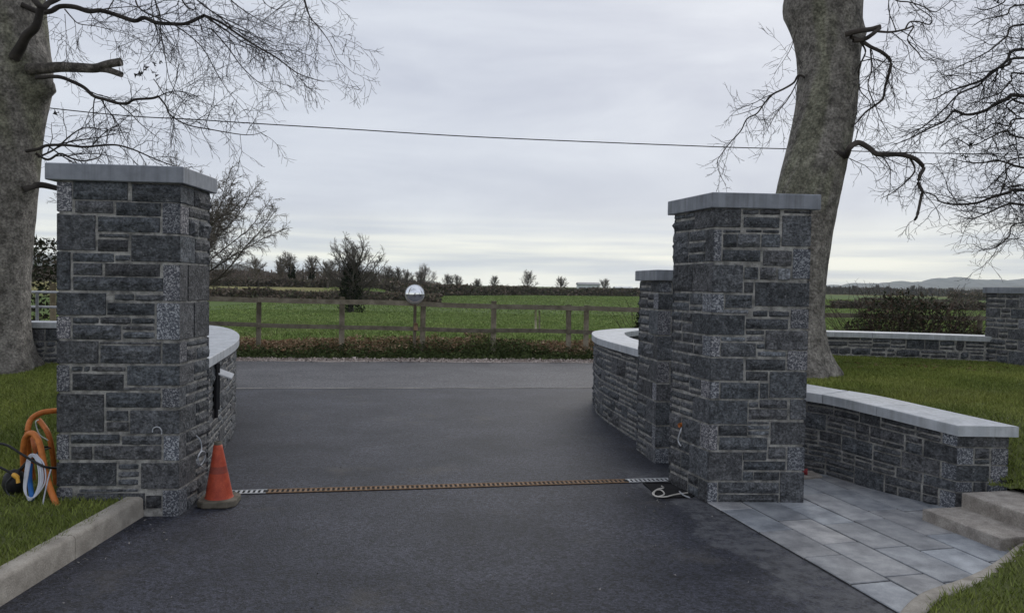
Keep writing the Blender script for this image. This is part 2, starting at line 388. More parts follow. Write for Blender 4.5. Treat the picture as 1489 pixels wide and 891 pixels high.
# driveway: splayed mouth
mb = MB()
ys = np.linspace(-6, 12.6, 40)
rows = []
for y in ys:
    hw_l = -2.6 if y < 5.4 else -2.6 - 3.9 * sstep(5.5, 12.5, y); hw_r = 3.0 if y < 7 else 2.9
    rows.append([(hw_l + (hw_r - hw_l) * t, min(y, road_near(hw_l + (hw_r - hw_l) * t)), 0.0) for t in np.linspace(0, 1, 12)])
mb.grid(np.array(rows)); o = mb.build('driveway', MAT['drive']); o['kind'] = 'structure'
# pale dusty joint where driveway meets the road
strip(lambda x: road_near(x) - .035 + .02 * np.sin(x * 5), lambda x: road_near(x) + .035 + .02 * np.sin(x * 7), -5.2, 2.6, .004, mat=material('pale_joint', (.16, .15, .14), (.3, .29, .27), 9, .9), name='road_joint')
strip(lambda x: road_far(x) - .08 + .07 * np.sin(x * 2.1) + .04 * np.sin(x * 7), lambda x: road_far(x) + .55, -60, 60, .006, n=400, mat=MAT['gravel'], name='road_edge')

# ------------------------------------------------------------------ stonework
def fill_band(u0, u1, v0, v1, rng, wmin=.13, wmax=.38):
    out = []; u = u0; h = v1 - v0
    while u1 - u > .05:
        wd = rng.uniform(wmin, wmax) * (1 if h > .1 else 1.1)
        if u1 - u - wd < .13: wd = u1 - u
        if wd > wmax * 1.5: wd = wd / 2
        r = rng.random()
        if h < .09 or r < .24 or wd < .11: cuts = [0, 1]
        elif r < .70: a = rng.choice((.35, .5, .62)); cuts = [0, a, 1]
        else: cuts = [0, .3, .64, 1] if h > .17 else [0, .5, 1]
        for a, b in zip(cuts[:-1], cuts[1:]):
            va = v0 + h * a; vb = v0 + h * b
            if len(cuts) > 2 and wd > .3 and rng.random() < .35:
                m = u + wd * rng.uniform(.35, .65)
                out += [(u, va, m, vb, 'r'), (m, va, u + wd, vb, 'r')]
            else:
                k = 's' if (len(cuts) == 2 and rng.random() < .45) else 'r'
                out.append((u, va, u + wd, vb, k))
        u += wd
    return out
def bands(v0, v1, rng, lo=.14, hi=.25):
    b = [v0]
    while v1 - b[-1] > hi: b.append(b[-1] + rng.uniform(lo, hi))
    if v1 - b[-1] > .02: b.append(v1)
    return b
def face_layout(U, vb, rng, left=None, right=None):
    """rows vb (band limits); corner stones alternate long/short; left/right: widths offset phase"""
    out = []
    for i in range(len(vb) - 1):
        a, b = vb[i], vb[i + 1]; ul, ur = 0, U
        if left is not None:
            wl = (.13, .27)[(i + left) % 2] * rng.uniform(.85, 1.15); out.append((0, a, wl, b, 'p' if wl < .2 and rng.random() < .7 else 's')); ul = wl
        if right is not None:
            wr = (.13, .27)[(i + right) % 2] * rng.uniform(.85, 1.15)
            if ur - wr - ul < .1 and ur - ul > .1: wr = ur - ul
            out.append((U - wr, a, U, b, 'p' if wr < .2 and rng.random() < .7 else 's')); ur = U - wr
        if ur - ul > .06: out += fill_band(ul, ur, a, b, rng)
    return out
def stone_face(mb, mapf, U, V0, V1, stones, rng, res=.018, arris=(True, True), bulge=1.0, joint=.0056):
    # mortar sheet
    nu = max(2, int(U / (res * 1.6))); nv = max(2, int((V1 - V0) / (res * 1.6)))
    uu, vv = np.meshgrid(np.linspace(0, U, nu + 1), np.linspace(V0, V1, nv + 1))
    sd = rng.randrange(9999)
    nn = .004 * (fbm(uu * 30, vv * 30, sd) - .5) * 2 - .001
    nn[:, 0] = 0; nn[:, -1] = 0
    t = .75 + .5 * fbm(uu * 4, vv * 4, sd + 3)
    mb.grid(mapf(uu, vv, nn), 1, np.stack([t, t, t], -1), True)
    for st in stones:
        u0, v0, u1, v1, k = st[:5]
        tint = st[5] if len(st) > 5 else None
        la = arris[0] and u0 < .012; ra = arris[1] and u1 > U - .012
        j = joint * rng.uniform(.7, 1.25)
        a = (u0 + j) if not la else -.011; b = (u1 - j) if not ra else U + .011
        c = v0 + joint * rng.uniform(.6, 1.2); d = v1 - joint * rng.uniform(.6, 1.2)
        if b - a < .02 or d - c < .012: continue
        nu = max(3, int(round((b - a) / res))); nv = max(3, int(round((d - c) / res)))
        us = np.linspace(a, b, nu + 1); vs = np.linspace(c, d, nv + 1)
        e = min(.006, (b - a) * .2, (d - c) * .2)
        if nu > 3: us[1] = us[0] + e; us[-2] = us[-1] - e
        if nv > 3: vs[1] = vs[0] + e; vs[-2] = vs[-1] - e
        uu, vv = np.meshgrid(us, vs); sd = rng.randrange(99999)
        du = np.minimum(uu - a, b - uu); dv = np.minimum(vv - c, d - vv)
        if la: du = np.where(uu < (a + b) / 2, .05, du)
        if ra: du = np.where(uu > (a + b) / 2, .05, du)
        ed = np.minimum(du, dv)
        if k == 'r':
            A = bulge * rng.uniform(.016, .036) * min(1, (d - c) / .08)
            prof = sstep(0, .03, ed)
            f1 = fbm(uu * 9, vv * 22, sd, 3); f2 = fbm(uu * 30, vv * 45, sd + 7, 3)
            tilt = (vv - (c + d) / 2) / (d - c) * rng.uniform(-.7, .5)
            n = .004 + prof * (A * (.35 + 1.1 * np.abs(f1 - .45) * 2 + tilt) + .014 * (f2 - .45))
        elif k == 's':
            n = .009 + .011 * (fbm(uu * 10, vv * 12, sd, 3) - .45) * sstep(0, .03, ed) + .0025 * (fbm(uu * 50, vv * 50, sd + 1, 2) - .4)
        else:
            n = .007 + .003 * (fbm(uu * 60, vv * 60, sd, 2) - .4)
        ring = np.zeros_like(n, bool); ring[0, :] = ring[-1, :] = True
        if not la: ring[:, 0] = True
        if not ra: ring[:, -1] = True
        n[ring] = -.008
        if la: n[:, 0] = np.where(ring[:, 0], -.008, .0105); 
        if ra: n[:, -1] = np.where(ring[:, -1], -.008, .0105)
        wob = .004
        uu = uu + wob * (fbm(uu * 14, vv * 14, sd + 11, 2) - .37) * (0 if (la or ra) else 1); vv = vv + wob * (fbm(uu * 12 + 5, vv * 14, sd + 12, 2) - .37)
        g = rng.uniform(.68, 1.28) if tint is None else tint * rng.uniform(.92, 1.08)
        if k == 's' and tint is None: g *= 1.06
        wb = rng.uniform(-.05, .05)
        col = (g * (1 + wb), g, g * (1 - wb * .6))
        mb.grid(mapf(uu, vv, n), 2 if k == 'p' else 0, col, False)
def plane_map(p0, p1):
    p0 = np.array(p0[:2], float); p1 = np.array(p1[:2], float); e = (p1 - p0) / np.linalg.norm(p1 - p0); nr = np.array([e[1], -e[0]])
    def f(u, v, n):
        return np.stack([p0[0] + e[0] * u + nr[0] * n, p0[1] + e[1] * u + nr[1] * n, v + 0 * u], -1)
    return f, float(np.linalg.norm(p1 - p0)), p0, e, nr
SM = [MAT['stone'], MAT['mortar'], MAT['punched']]

def px_stones(lst, p0, e, nr, U, crop):
    """photo measurements of stones in a face -> face coordinates"""
    out = []
    for c, x0, y0, x1, y1, k, *t in lst:
        ox, oy, sc = crop[c]
        def uv(px, py):
            d = ray(px, py)
            tt = (np.dot(nr, p0)) / (np.dot(nr, d[:2])); P = d * tt
            return float(np.dot(P[:2] - p0, e)), EYE + d[2] * tt
        cx, cy = (x0 + x1) / 2, (y0 + y1) / 2
        u0, _ = uv(ox + x0 / sc, oy + cy / sc); u1, _ = uv(ox + x1 / sc, oy + cy / sc)
        _, va = uv(ox + cx / sc, oy + y0 / sc); _, vb = uv(ox + cx / sc, oy + y1 / sc)
        u0 -= .008; u1 += .008; va += .0075; vb -= .0075
        if u0 < .035: u0 = 0
        if u1 > U - .035: u1 = U
        out.append((u0, vb, u1, va, k, *t))
    return out
def pillar(name, quad, z0, z1, cap_quad, ztop, label, front, arris_front, seed, group=None, res=.018, cat='pillar'):
    """quad: FL, FR, BR, BL (2D). front: photo stones of the front face or None"""
    rng = random.Random(seed); mb = MB(); Q = [np.array(q[:2], float) for q in quad]
    f, U, p0, e, nr = plane_map(Q[0], Q[1])
    if front:
        st = px_stones(front[0], p0, e, nr, U, front[1])
        rows_l = sorted(set([z0, z1] + [s[1] for s in st if s[0] == 0 and s[1] > z0 + .05]))
        rows_r = sorted(set([z0, z1] + [s[1] for s in st if s[2] == U and s[1] > z0 + .05]))
        low = min(s[1] for s in st); st += [s for s in face_layout(U, [z0, low - .01], rng, 0, 0)] if low - z0 > .06 else []
    else:
        b = bands(z0, z1, rng); rows_l = rows_r = b; st = face_layout(U, b, rng, 0, 1)
    stone_face(mb, f, U, z0, z1, st, rng, res)
    f, U, *_ = plane_map(Q[1], Q[2]); stone_face(mb, f, U, z0, z1, face_layout(U, rows_r, rng, 0 if not front else 1, None), rng, res)
    f, U, *_ = plane_map(Q[2], Q[3]); stone_face(mb, f, U, z0, z1, face_layout(U, rows_r, rng, 1, 0), rng, res * 1.6)
    f, U, *_ = plane_map(Q[3], Q[0]); stone_face(mb, f, U, z0, z1, face_layout(U, rows_l, rng, None, 1), rng, res)
    c = sum(Q) / 4
    root = empty(name, (c[0], c[1], z0), label, cat, group)
    a = mb.build('stonework', SM)
    cb = MB(); cb.prism([tuple(q[:2]) for q in cap_quad], z1 - .002, ztop, 0, bev=.006)
    b = cb.build('capstone', MAT['cap'])
    adopt(root, a, b)
    return root

CL = {1: (60, 230, 5.242), 2: (60, 390, 5.242), 3: (60, 550, 4.242)}
CR = {1: (965, 270, 5.567), 2: (965, 420, 5.567), 3: (965, 570, 5.242)}
def pxy(c, y, C): return C[c][1] + y / C[c][2]
def span(c1, x0, y0, x1, c2, y1, k, C):          # a stone that spans two crops
    return (c1, x0, y0, x1, (pxy(c2, y1, C) - C[c1][1]) * C[c1][2], k)
LF = [(1,108,180,235,405,'p'),(1,242,175,660,318,'r'),(1,692,200,1055,335,'r'),(1,258,328,548,418,'r'),(1,570,340,912,440,'r'),(1,925,345,1050,575,'p'),
 (1,108,430,415,700,'s'),(1,432,450,905,565,'r'),(1,440,578,668,606,'r'),(1,430,620,662,710,'r'),(1,685,588,1055,790,'s'),span(1,103,715,225,2,165,'s',CL),
 (1,240,725,555,790,'r'),(1,565,735,680,790,'r'),span(1,245,800,465,2,55,'r',CL),span(1,485,805,905,2,62,'r',CL),span(1,930,815,1050,2,250,'p',CL),
 (2,240,70,930,175,'r'),(2,103,190,495,355,'s'),(2,560,190,705,250,'r'),(2,715,195,930,255,'r'),(2,500,265,865,355,'r'),(2,880,270,1050,545,'p'),
 (2,103,370,225,535,'p'),(2,240,370,440,428,'r'),(2,450,372,680,428,'r'),(2,690,375,865,428,'r'),(2,240,435,605,545,'r'),(2,620,438,860,475,'r'),(2,625,485,865,540,'r',1.9),
 (2,103,555,435,725,'s'),(2,445,560,910,580,'r',1.5),(2,450,590,910,725,'r'),(2,925,570,1050,725,'s'),span(2,103,740,215,3,80,'p',CL),
 (2,232,745,312,790,'r'),(2,322,745,375,790,'r'),(2,385,745,640,790,'r'),span(2,655,745,1050,3,45,'s',CL),span(2,235,805,630,3,75,'r',CL),
 (3,510,55,735,75,'r',1.8),(3,745,60,850,180,'p'),(3,85,95,385,330,'s'),(3,400,90,735,180,'r'),(3,400,198,538,260,'r'),(3,400,270,540,328,'r'),(3,550,198,855,340,'s'),
 (3,85,345,170,500,'p'),(3,182,345,485,402,'r'),(3,497,355,742,408,'r'),(3,182,420,315,500,'r'),(3,325,415,742,500,'r'),(3,755,355,855,505,'p'),
 (3,85,520,465,660,'s'),(3,475,525,600,562,'r',1.3),(3,475,572,600,612,'r',1.3),(3,475,620,600,660,'r',1.2),(3,615,520,860,680,'s'),
 (3,85,675,190,820,'p'),(3,220,708,640,810,'r'),(3,235,680,600,702,'r',1.5),(3,645,720,742,800,'r'),(3,748,690,860,855,'p')]
RF = [(1,365,185,625,335,'s'),(1,645,190,770,238,'r'),(1,780,190,945,240,'r'),(1,648,255,940,342,'r'),(1,975,200,1165,228,'r'),(1,960,242,1165,490,'s'),
 (1,370,355,468,612,'p'),(1,483,355,622,382,'r'),(1,670,355,792,382,'r'),(1,805,358,935,386,'r'),(1,483,393,592,497,'r'),(1,600,393,780,497,'r',1.5),(1,790,393,945,500,'r',1.3),
 (1,475,522,785,612,'r'),(1,803,525,1037,650,'r'),(1,1045,515,1160,755,'p'),(1,365,640,642,862,'s'),(1,655,657,765,758,'r'),(1,780,662,912,762,'r',1.2),(1,925,668,1025,762,'s',3.0),
 (1,652,780,727,866,'r'),span(1,740,785,1140,2,142,'s',CR),
 (2,355,45,487,192,'p'),(2,498,48,718,155,'r'),(2,485,165,685,202,'r',2.2),(2,722,170,842,228,'r'),(2,855,178,1015,230,'r'),(2,1027,165,1125,320,'p'),
 (2,350,212,655,372,'s'),(2,665,242,1008,327,'r'),(2,667,335,815,372,'r'),(2,825,338,1125,492,'s'),(2,468,385,660,427,'r',2.3),(2,672,385,815,427,'r',2.3),
 (2,350,385,455,548,'p'),(2,463,438,748,548,'r'),(2,755,440,820,490,'r'),(2,760,503,990,553,'r',2.0),(2,1000,503,1120,658,'p'),
 (2,345,560,645,738,'s'),(2,665,568,987,657,'r'),(2,665,668,845,742,'r'),span(2,858,672,1120,3,42,'s',CR),(2,340,750,447,887,'p'),(2,460,758,768,887,'r'),(2,778,760,850,887,'r'),
 (3,305,65,637,242,'s'),(3,648,72,722,122,'r',1.4),(3,733,58,942,122,'r'),(3,962,58,1042,208,'s'),(3,648,130,942,208,'r'),(3,643,222,803,245,'r'),(3,815,228,1042,398,'s'),
 (3,312,250,408,442,'p'),(3,418,253,637,332,'r'),(3,643,253,803,287,'r',1.6),(3,643,293,803,330,'r',1.9),(3,422,346,790,442,'r'),
 (3,305,458,598,672,'s'),(3,605,458,785,517,'r'),(3,800,415,930,510,'r'),(3,942,418,1042,595,'p'),(3,608,525,930,595,'r'),
 (3,603,605,682,672,'r',1.2),(3,688,606,880,672,'r'),(3,886,608,1036,848,'s'),(3,312,688,408,845,'p'),(3,416,688,878,768,'r'),(3,416,780,875,845,'r',.9)]

def xy(v): return np.array(v[:2], float)
# left gate pillar
ZC = 2.425; ZS = 2.312
LP_FR = xy(onz(258.5, 750, 0))
cFL, cFR, cBR = xy(onz(62, 237, ZC)), xy(onz(263, 243, ZC)), xy(onz(313, 261, ZC)); cBL = cBR + (cFL - cFR)
def inset_quad(q, d):
    q = [np.array(p) for p in q]; n = len(q); out = []
    for i in range(n):
        a = q[i - 1] - q[i]; b = q[(i + 1) % n] - q[i]; a /= np.linalg.norm(a); b /= np.linalg.norm(b)
        out.append(q[i] + (a + b) * d)
    return out
LQ = inset_quad([cFL, cFR, cBR, cBL], .058)
sh = LP_FR - LQ[1]; LQ = [q + sh for q in LQ]; 
LC = [q + sh * .6 for q in (cFL, cFR, cBR, cBL)]
pillar('gate_pillar', LQ, -.08, ZS, LC, ZC, 'tall square grey stone gate pillar with flat cap standing beside the orange traffic cone', (LF, CL), 1, 11, 'tall gate pillars')
# right gate pillar
ZC2 = 2.385; ZS2 = 2.27
RP_FL = xy(onz(1029, 731, 0))
dFL, dFR, dBL = xy(onz(1037, 280.5, ZC2)), xy(onz(1194.5, 284, ZC2)), xy(onz(972, 294, ZC2)); dBR = dBL + (dFR - dFL)
RQ = inset_quad([dFL, dFR, dBR, dBL], .055)
sh = RP_FL - RQ[0]; RQ = [q + sh for q in RQ]
RC = [q + sh * .6 for q in (dFL, dFR, dBR, dBL)]
pillar('gate_pillar', RQ, -.06, ZS2, RC, ZC2, 'tall square grey stone gate pillar with flat cap standing at the edge of the paving slabs', (RF, CR), 0, 22, 'tall gate pillars')
# small pillar behind it
SP_F = xy(onz(953, 673, 0)); SP_L = xy(onz(928, 655, 0))
dv = SP_L - SP_F; dv = dv / np.linalg.norm(dv) * .56; ev = np.array([dv[1], -dv[0]]); ev = ev / np.linalg.norm(ev) * .56
SQ = [SP_F, SP_F + ev, SP_F + ev + dv, SP_F + dv]
pillar('gate_pillar', SQ, -.06, 1.72, inset_quad(SQ, -.05), 1.82, 'shorter stone pillar with flat cap, half hidden between the tall right pillar and the curved wall', None, 0, 33, res=.022)
# pillar at the far right end of the roadside wall
FQ0 = np.array([7.44, 10.95]); a = R(14)
d1 = np.array([math.cos(a), math.sin(a)]) * .66; d2 = np.array([-math.sin(a), math.cos(a)]) * .66
FQ = [FQ0, FQ0 + d1, FQ0 + d1 + d2, FQ0 + d2]
pillar('end_pillar', FQ, .2, 1.66, inset_quad(FQ, -.05), 1.75, 'stone pillar with flat cap ending the roadside wall, cut off by the right edge', None, 0, 44, res=.03)

def smooth_path(pts, n=80):
    pts = np.array([p[:2] for p in pts], float); P = np.vstack([2 * pts[0] - pts[1], pts, 2 * pts[-1] - pts[-2]]); out = []
    per = max(2, n // (len(pts) - 1))
    for i in range(1, len(P) - 2):
        for k in range(per):
            t = k / per; p0, p1, p2, p3 = P[i - 1:i + 3]
            out.append(.5 * ((2 * p1) + (-p0 + p2) * t + (2 * p0 - 5 * p1 + 4 * p2 - p3) * t * t + (-p0 + 3 * p1 - 3 * p2 + p3) * t ** 3))
    out.append(P[-2]); out = np.array(out)
    for _ in range(6): out[1:-1] = (out[:-2] + 2 * out[1:-1] + out[2:]) / 4
    return out
def path_frame(P):
    T = np.gradient(P, axis=0); T /= np.linalg.norm(T, axis=1)[:, None]; N = np.stack([T[:, 1], -T[:, 0]], -1)
    s = np.concatenate([[0], np.cumsum(np.linalg.norm(np.diff(P, axis=0), axis=1))]); return s, N
def path_map(P):
    s, N = path_frame(P)
    def f(u, v, n):
        u = np.asarray(u, float)
        x = np.interp(u, s, P[:, 0]); y = np.interp(u, s, P[:, 1]); nx = np.interp(u, s, N[:, 0]); ny = np.interp(u, s, N[:, 1])
        return np.stack([x + nx * n, y + ny * n, v + 0 * u], -1)
    return f, s[-1]
def offset(P, d):
    s, N = path_frame(P); return P + N * d
def skew_normals(P, endn, reach):
    s, N = path_frame(P); k = sstep(s[-1] - reach, s[-1], s)[:, None]; N = N * (1 - k) + np.array(endn)[None] * k; return N
def wall(name, cap_edge, width, z0, z1, ztop, label, seed, joints=.62, ends=(False, True), over=.045, res=.022, group='low stone walls', back=True, bottoms=None, N=None):
    """cap_edge: dense 2D path of the coping's front top edge; the front face looks to its right-hand side. z1/ztop may be functions of arclength."""
    rng = random.Random(seed); mb = MB(); zf = ztop if callable(ztop) else (lambda u: ztop + 0 * np.asarray(u, float)); th = .08
    s, N0 = path_frame(cap_edge); L = s[-1]; N = N0 if N is None else N
    front = cap_edge - N * over; backp = (cap_edge - N * (width - over))[::-1]
    if N is not N0: front[-1] += (front[-2] - front[-1]) / np.linalg.norm(front[-2] - front[-1]) * over; backp[0] += (backp[1] - backp[0]) / np.linalg.norm(backp[1] - backp[0]) * over
    for P, rr, rev in ((front, res, False), (backp, res * 1.7, True)):
        f, U = path_map(P)
        def g(u, v, n, f=f, rev=rev, U=U):
            uu = (U - u) / U * L if rev else u / U * L
            hz = (v - z0) / (1.0 - z0)
            top = zf(uu) - th
            return f(u, z0 + hz * (top - z0) , n)
        b = bands(z0, 1.0, rng, .12, .24)
        lay = face_layout(U, b, rng, 0 if ends[1 if rev else 0] else None, 1 if ends[0 if rev else 1] else None)
        stone_face(mb, g, U, z0, 1.0, lay, rng, rr, arris=(ends[1 if rev else 0], ends[0 if rev else 1]))
        if not rev: frontb = b
    for k, on in enumerate(ends):
        if not on: continue
        a, b = (front[-1], backp[0]) if k == 1 else (backp[-1], front[0])
        f, U, *_ = plane_map(a, b); top = float(zf(L if k == 1 else 0)) - th
        g = lambda u, v, n, f=f, top=top: f(u, z0 + (v - z0) / (1.0 - z0) * (top - z0), n)
        stone_face(mb, g, U, z0, 1.0, face_layout(U, frontb, rng, 0, 0), rng, res)
    cb = MB(); u = 0
    js = joints if isinstance(joints, list) else list(np.arange(joints, L - .2, joints))
    js = [0] + js + [L]
    for a, b in zip(js[:-1], js[1:]):
        n = max(2, int((b - a) / .12)); uu = np.linspace(a + .003, b - .003, n + 1)
        fx = np.stack([np.interp(uu, s, cap_edge[:, 0]), np.interp(uu, s, cap_edge[:, 1])], -1)
        nn = np.stack([np.interp(uu, s, N[:, 0]), np.interp(uu, s, N[:, 1])], -1)
        ex = np.zeros((n + 1, 1))
        bx = fx - nn * width
        poly = list(map(tuple, fx)) + list(map(tuple, bx[::-1])); zt = np.concatenate([zf(uu), zf(uu)[::-1]])
        g = rng.uniform(.93, 1.05)
        P2 = np.array(poly)
        area = np.sum(P2[:, 0] * np.roll(P2[:, 1], -1) - np.roll(P2[:, 0], -1) * P2[:, 1])
        if area < 0: poly = poly[::-1]; zt = zt[::-1]
        # chamfer ring
        m = len(poly); c = np.mean(poly, 0); V = []; A = np.array(poly); 
        In = A.copy(); half = m // 2
        mid = (fx + bx) / 2; mids = np.vstack([mid, mid[::-1]]); mids = mids[::-1] if area < 0 else mids
        dirv = mids - A; In = A + dirv / np.linalg.norm(dirv, axis=1)[:, None] * .005
        V = np.vstack([np.c_[A, zt - th], np.c_[A, zt - .005], np.c_[In, zt]])
        F = [list(range(m))[::-1], [2 * m + i for i in range(m)]]
        for l in range(2):
            for i in range(m):
                j = (i + 1) % m; F.append([l * m + i, l * m + j, (l + 1) * m + j, (l + 1) * m + i])
        cb.add(V, F, 0, (g, g, g))
    c = cap_edge[len(cap_edge) // 2]
    root = empty(name, (c[0], c[1], z0), label, 'wall', group)
    adopt(root, mb.build('stonework', SM), cb.build('coping', MAT['coping']))
    return root
def joints_at(P, pxs):
    """arclengths where the photo shows the joints"""
    s, _ = path_frame(P); out = []
    for px in pxs:
        q = []
        for i, p in enumerate(P): q.append(abs(px - (W0 / 2 + F0 * p[0] / p[1])))
        out.append(float(s[int(np.argmin(q))]))
    return sorted(j for j in out if .1 < j < s[-1] - .1)
# front right retaining wall (runs from behind the right pillar towards the camera); its face looks left
zz = [.735, .735, .73, .725, .71, .655]
pp = [(1165.6, 569), (1180, 571), (1200, 574), (1235, 581), (1280, 591.5), (1394.5, 619)]
cp = [xy(onz(x, y, z)) for (x, y), z in zip(pp, zz)]
pre = [SQ[1] + np.array([.05, .22]), (SQ[1] + cp[0]) / 2 + np.array([.12, .32])]
FRW = smooth_path(pre + cp, 90)
sF, _ = path_frame(FRW); FRN = skew_normals(FRW, (-1.0, -.02), 1.1)
# orientation: front face must look to the right-hand side of travel; travelling towards camera (-y) the right-hand side is -x
keyu = [0] + [float(sF[np.argmin(np.linalg.norm(FRW - c, axis=1))]) for c in cp]
zfr = lambda u: np.interp(u, keyu, [.735] + zz)
wall('curved_wall', FRW, .46, -.08, .6, zfr, 'low curved stone wall with pale coping running down beside the paving slabs to the steps', 55, joints=joints_at(FRW, [1172, 1200, 1235, 1280]), ends=(False, True), res=.02, N=FRN)
# right C-shaped wall
op = [(929, 508), (891, 498), (877, 494), (866, 490), (860.5, 485), (865, 481), (892, 478), (929, 477)]
cw = [xy(onz(x, y, 1.0)) for x, y in op]
rw = [np.array([3.4, 12.62]), np.array([5.15, 12.52]), np.array([6.4, 12.3]), np.array([7.52, 11.9])]
# travel from far right towards the drive and then towards camera -> right-hand side is road / drive side
_d = cw[0] - cw[1]; _d /= np.linalg.norm(_d)
CW = smooth_path([cw[0] + _d * .22 + np.array([.03, 0])] + cw + rw, 170)[::-1]
wall('curved_wall', CW, .46, -.1, .9, 1.0, 'stone wall with pale coping curving from the shorter pillar round along the road to the far right', 66, joints=.6, ends=(False, False), res=.026)
# left curved wall
lw = [(297, 525), (340, 500), (348, 490), (345, 483), (330, 476.5), (297, 472)]
lc = [xy(onz(x, y, 1.0)) for x, y in lw]
ext = [np.array([-5.6, 11.45]), np.array([-7.5, 11.25]), np.array([-11, 10.8])]
LW = smooth_path([lc[0] + np.array([.12, -.35])] + lc + ext, 140)
wall('curved_wall', LW, .46, -.1, .9, 1.0, 'stone wall with pale coping curving away behind the tall left pillar', 77, joints=.6, ends=(False, False), res=.024)

# ------------------------------------------------------------------ lawns, kerbs, steps, paving
def in_poly(x, y, poly):
    inside = np.zeros(x.shape, bool); n = len(poly)
    for i in range(n):
        x1, y1 = poly[i]; x2, y2 = poly[(i + 1) % n]
        c = ((y1 > y) != (y2 > y)) & (x < (x2 - x1) * (y - y1) / (y2 - y1 + 1e-12) + x1); inside ^= c
    return inside
FRC = FRW - FRN * .2; CWC = offset(CW, -.23); LWC = offset(LW, -.23)
kz = .055
kp = [(1312, 880), (1341, 857), (1384, 843), (1424, 827), (1460, 804), (1489, 783), (1540, 772)]
KR = smooth_path([xy(onz(1297, 905, kz))] + [xy(onz(x, y, kz)) for x, y in kp], 60)      # left / outer top edge of the right kerb
KRC = offset(KR, .085)
KL0, KL1 = -2.645, -2.53
def left_z(x, y): return .115 + .28 * sstep(5.5, 11.5, y) + .02 * (fbm(x * 1.3, y * 1.3, 3) - .5)
steps_right = 3.62
def right_z(x, y):
    b = .03 + .215 * sstep(2.7, 4.2, x) + .05 * sstep(3.5, 5, y)
    k = sstep(5.55, 6.5, y + .25 * (x - 3.9))
    k = np.maximum(k, sstep(3.85, 5.6, x) * .8 * sstep(4.2, 5.2, y))
    z = b * (1 - k) + .60 * k
    return z + .02 * (fbm(x * 1.2, y * 1.2, 8) - .5)
def lawn(poly, zf, x0, x1, y0, y1, step, name):
    xs = np.arange(x0, x1, step); ys = np.arange(y0, y1, step)
    X, Y = np.meshgrid(xs, ys); Z = zf(X, Y); ins = in_poly(X + step / 2, Y + step / 2, poly)
    nx = len(xs); idx = np.arange(nx * len(ys)).reshape(len(ys), nx)
    m = ins[:-1, :-1]
    q = np.stack([idx[:-1, :-1][m], idx[:-1, 1:][m], idx[1:, 1:][m], idx[1:, :-1][m]], -1)
    used, inv = np.unique(q, return_inverse=True); V = np.stack([X.ravel(), Y.ravel(), Z.ravel()], -1)[used]
    mb = MB(); mb.add(V, inv.reshape(-1, 4).tolist(), 0, smooth=True)
    o = mb.build(name, MAT['lawn']); o['kind'] = 'structure'; return o
# left lawn polygon
LP = [(-2.6, 1.0), (-2.6, 5.4)] + [(float(LQ[1][0]) - .2, float(LQ[1][1]) + .3)] + [tuple(p) for p in LWC[::6]] + [(-14, 10.4), (-14, 1.0)]
lawn(LP, left_z, -14, -2, 1.0, 12, .08, 'lawn')
RPoly = [tuple(p) for p in KRC[::4]] + [(3.86, 5.22), (3.72, 5.42)] + [tuple(FRW[-1] + np.array([.22, .03])), tuple(FRW[-1] + np.array([.34, -.06])), tuple(FRW[-1] + np.array([.42, -.06]))] + [tuple(p) for p in (FRW - FRN * .34)[::-1][4:-2:4]] + [tuple(SQ[1] + np.array([-.1, .2]))] + [tuple(p) for p in CWC[::-1][6::6]] + [(16, 10.5), (16, 2.0), (2.4, 2.0)]
lawn(RPoly, right_z, 1.2, 16, 2.0, 12.8, .06, 'lawn')

def kerb(name, P, wd, z0, z1, label, seg=.9, group=None, face_right=True):
    """P outer top edge path; width to the right-hand side of travel"""
    s, N = path_frame(P); mb = MB(); L = s[-1]; u = 0; rng = random.Random(3)
    while u < L - .05:
        b = min(L, u + seg)
        uu = np.linspace(u + .002, b - .002, max(3, int((b - u) / .06)))
        x = np.interp(uu, s, P[:, 0]); y = np.interp(uu, s, P[:, 1]); nx = np.interp(uu, s, N[:, 0]); ny = np.interp(uu, s, N[:, 1])
        prof = [(0, z0), (0, z1 - .022), (.005, z1 - .010), (.014, z1 - .003), (.026, z1), (wd - .012, z1), (wd, z1 - .01), (wd, z0)]
        G = np.array([[(x[i] + nx[i] * d, y[i] + ny[i] * d, z) for d, z in prof] for i in range(len(uu))])
        jit = (np.random.RandomState(int(u * 10)).rand(*G.shape[:2]) - .5) * .003
        G[:, :, 2] += jit; G[:, 0, 2] = z0; G[:, -1, 2] = z0
        n, m = G.shape[:2]; g = rng.uniform(.93, 1.05)
        mb.grid(G, 0, (g, g, g), True)
        mb.add(G[0], [list(range(m))], 0, (g,) * 3); mb.add(G[-1], [list(range(m))[::-1]], 0, (g,) * 3)
        u = b
    o = mb.build(name, MAT['kerb']); tag(o, label, 'kerb', group); return o
# left kerb: travel towards the camera? outer (drive) edge at x=-2.53, width towards -x (left). travelling -y: right-hand side = -x
KLp = np.array([(KL1 + .01 * math.sin(y), y) for y in np.linspace(5.30, 1.2, 40)])
kerb('kerb', KLp, .12, -.05, .142, 'long straight concrete kerb between the left lawn and the asphalt')
kerb('kerb', KR, .10, -.05, kz, 'low curved concrete kerb between the paving and the right lawn')

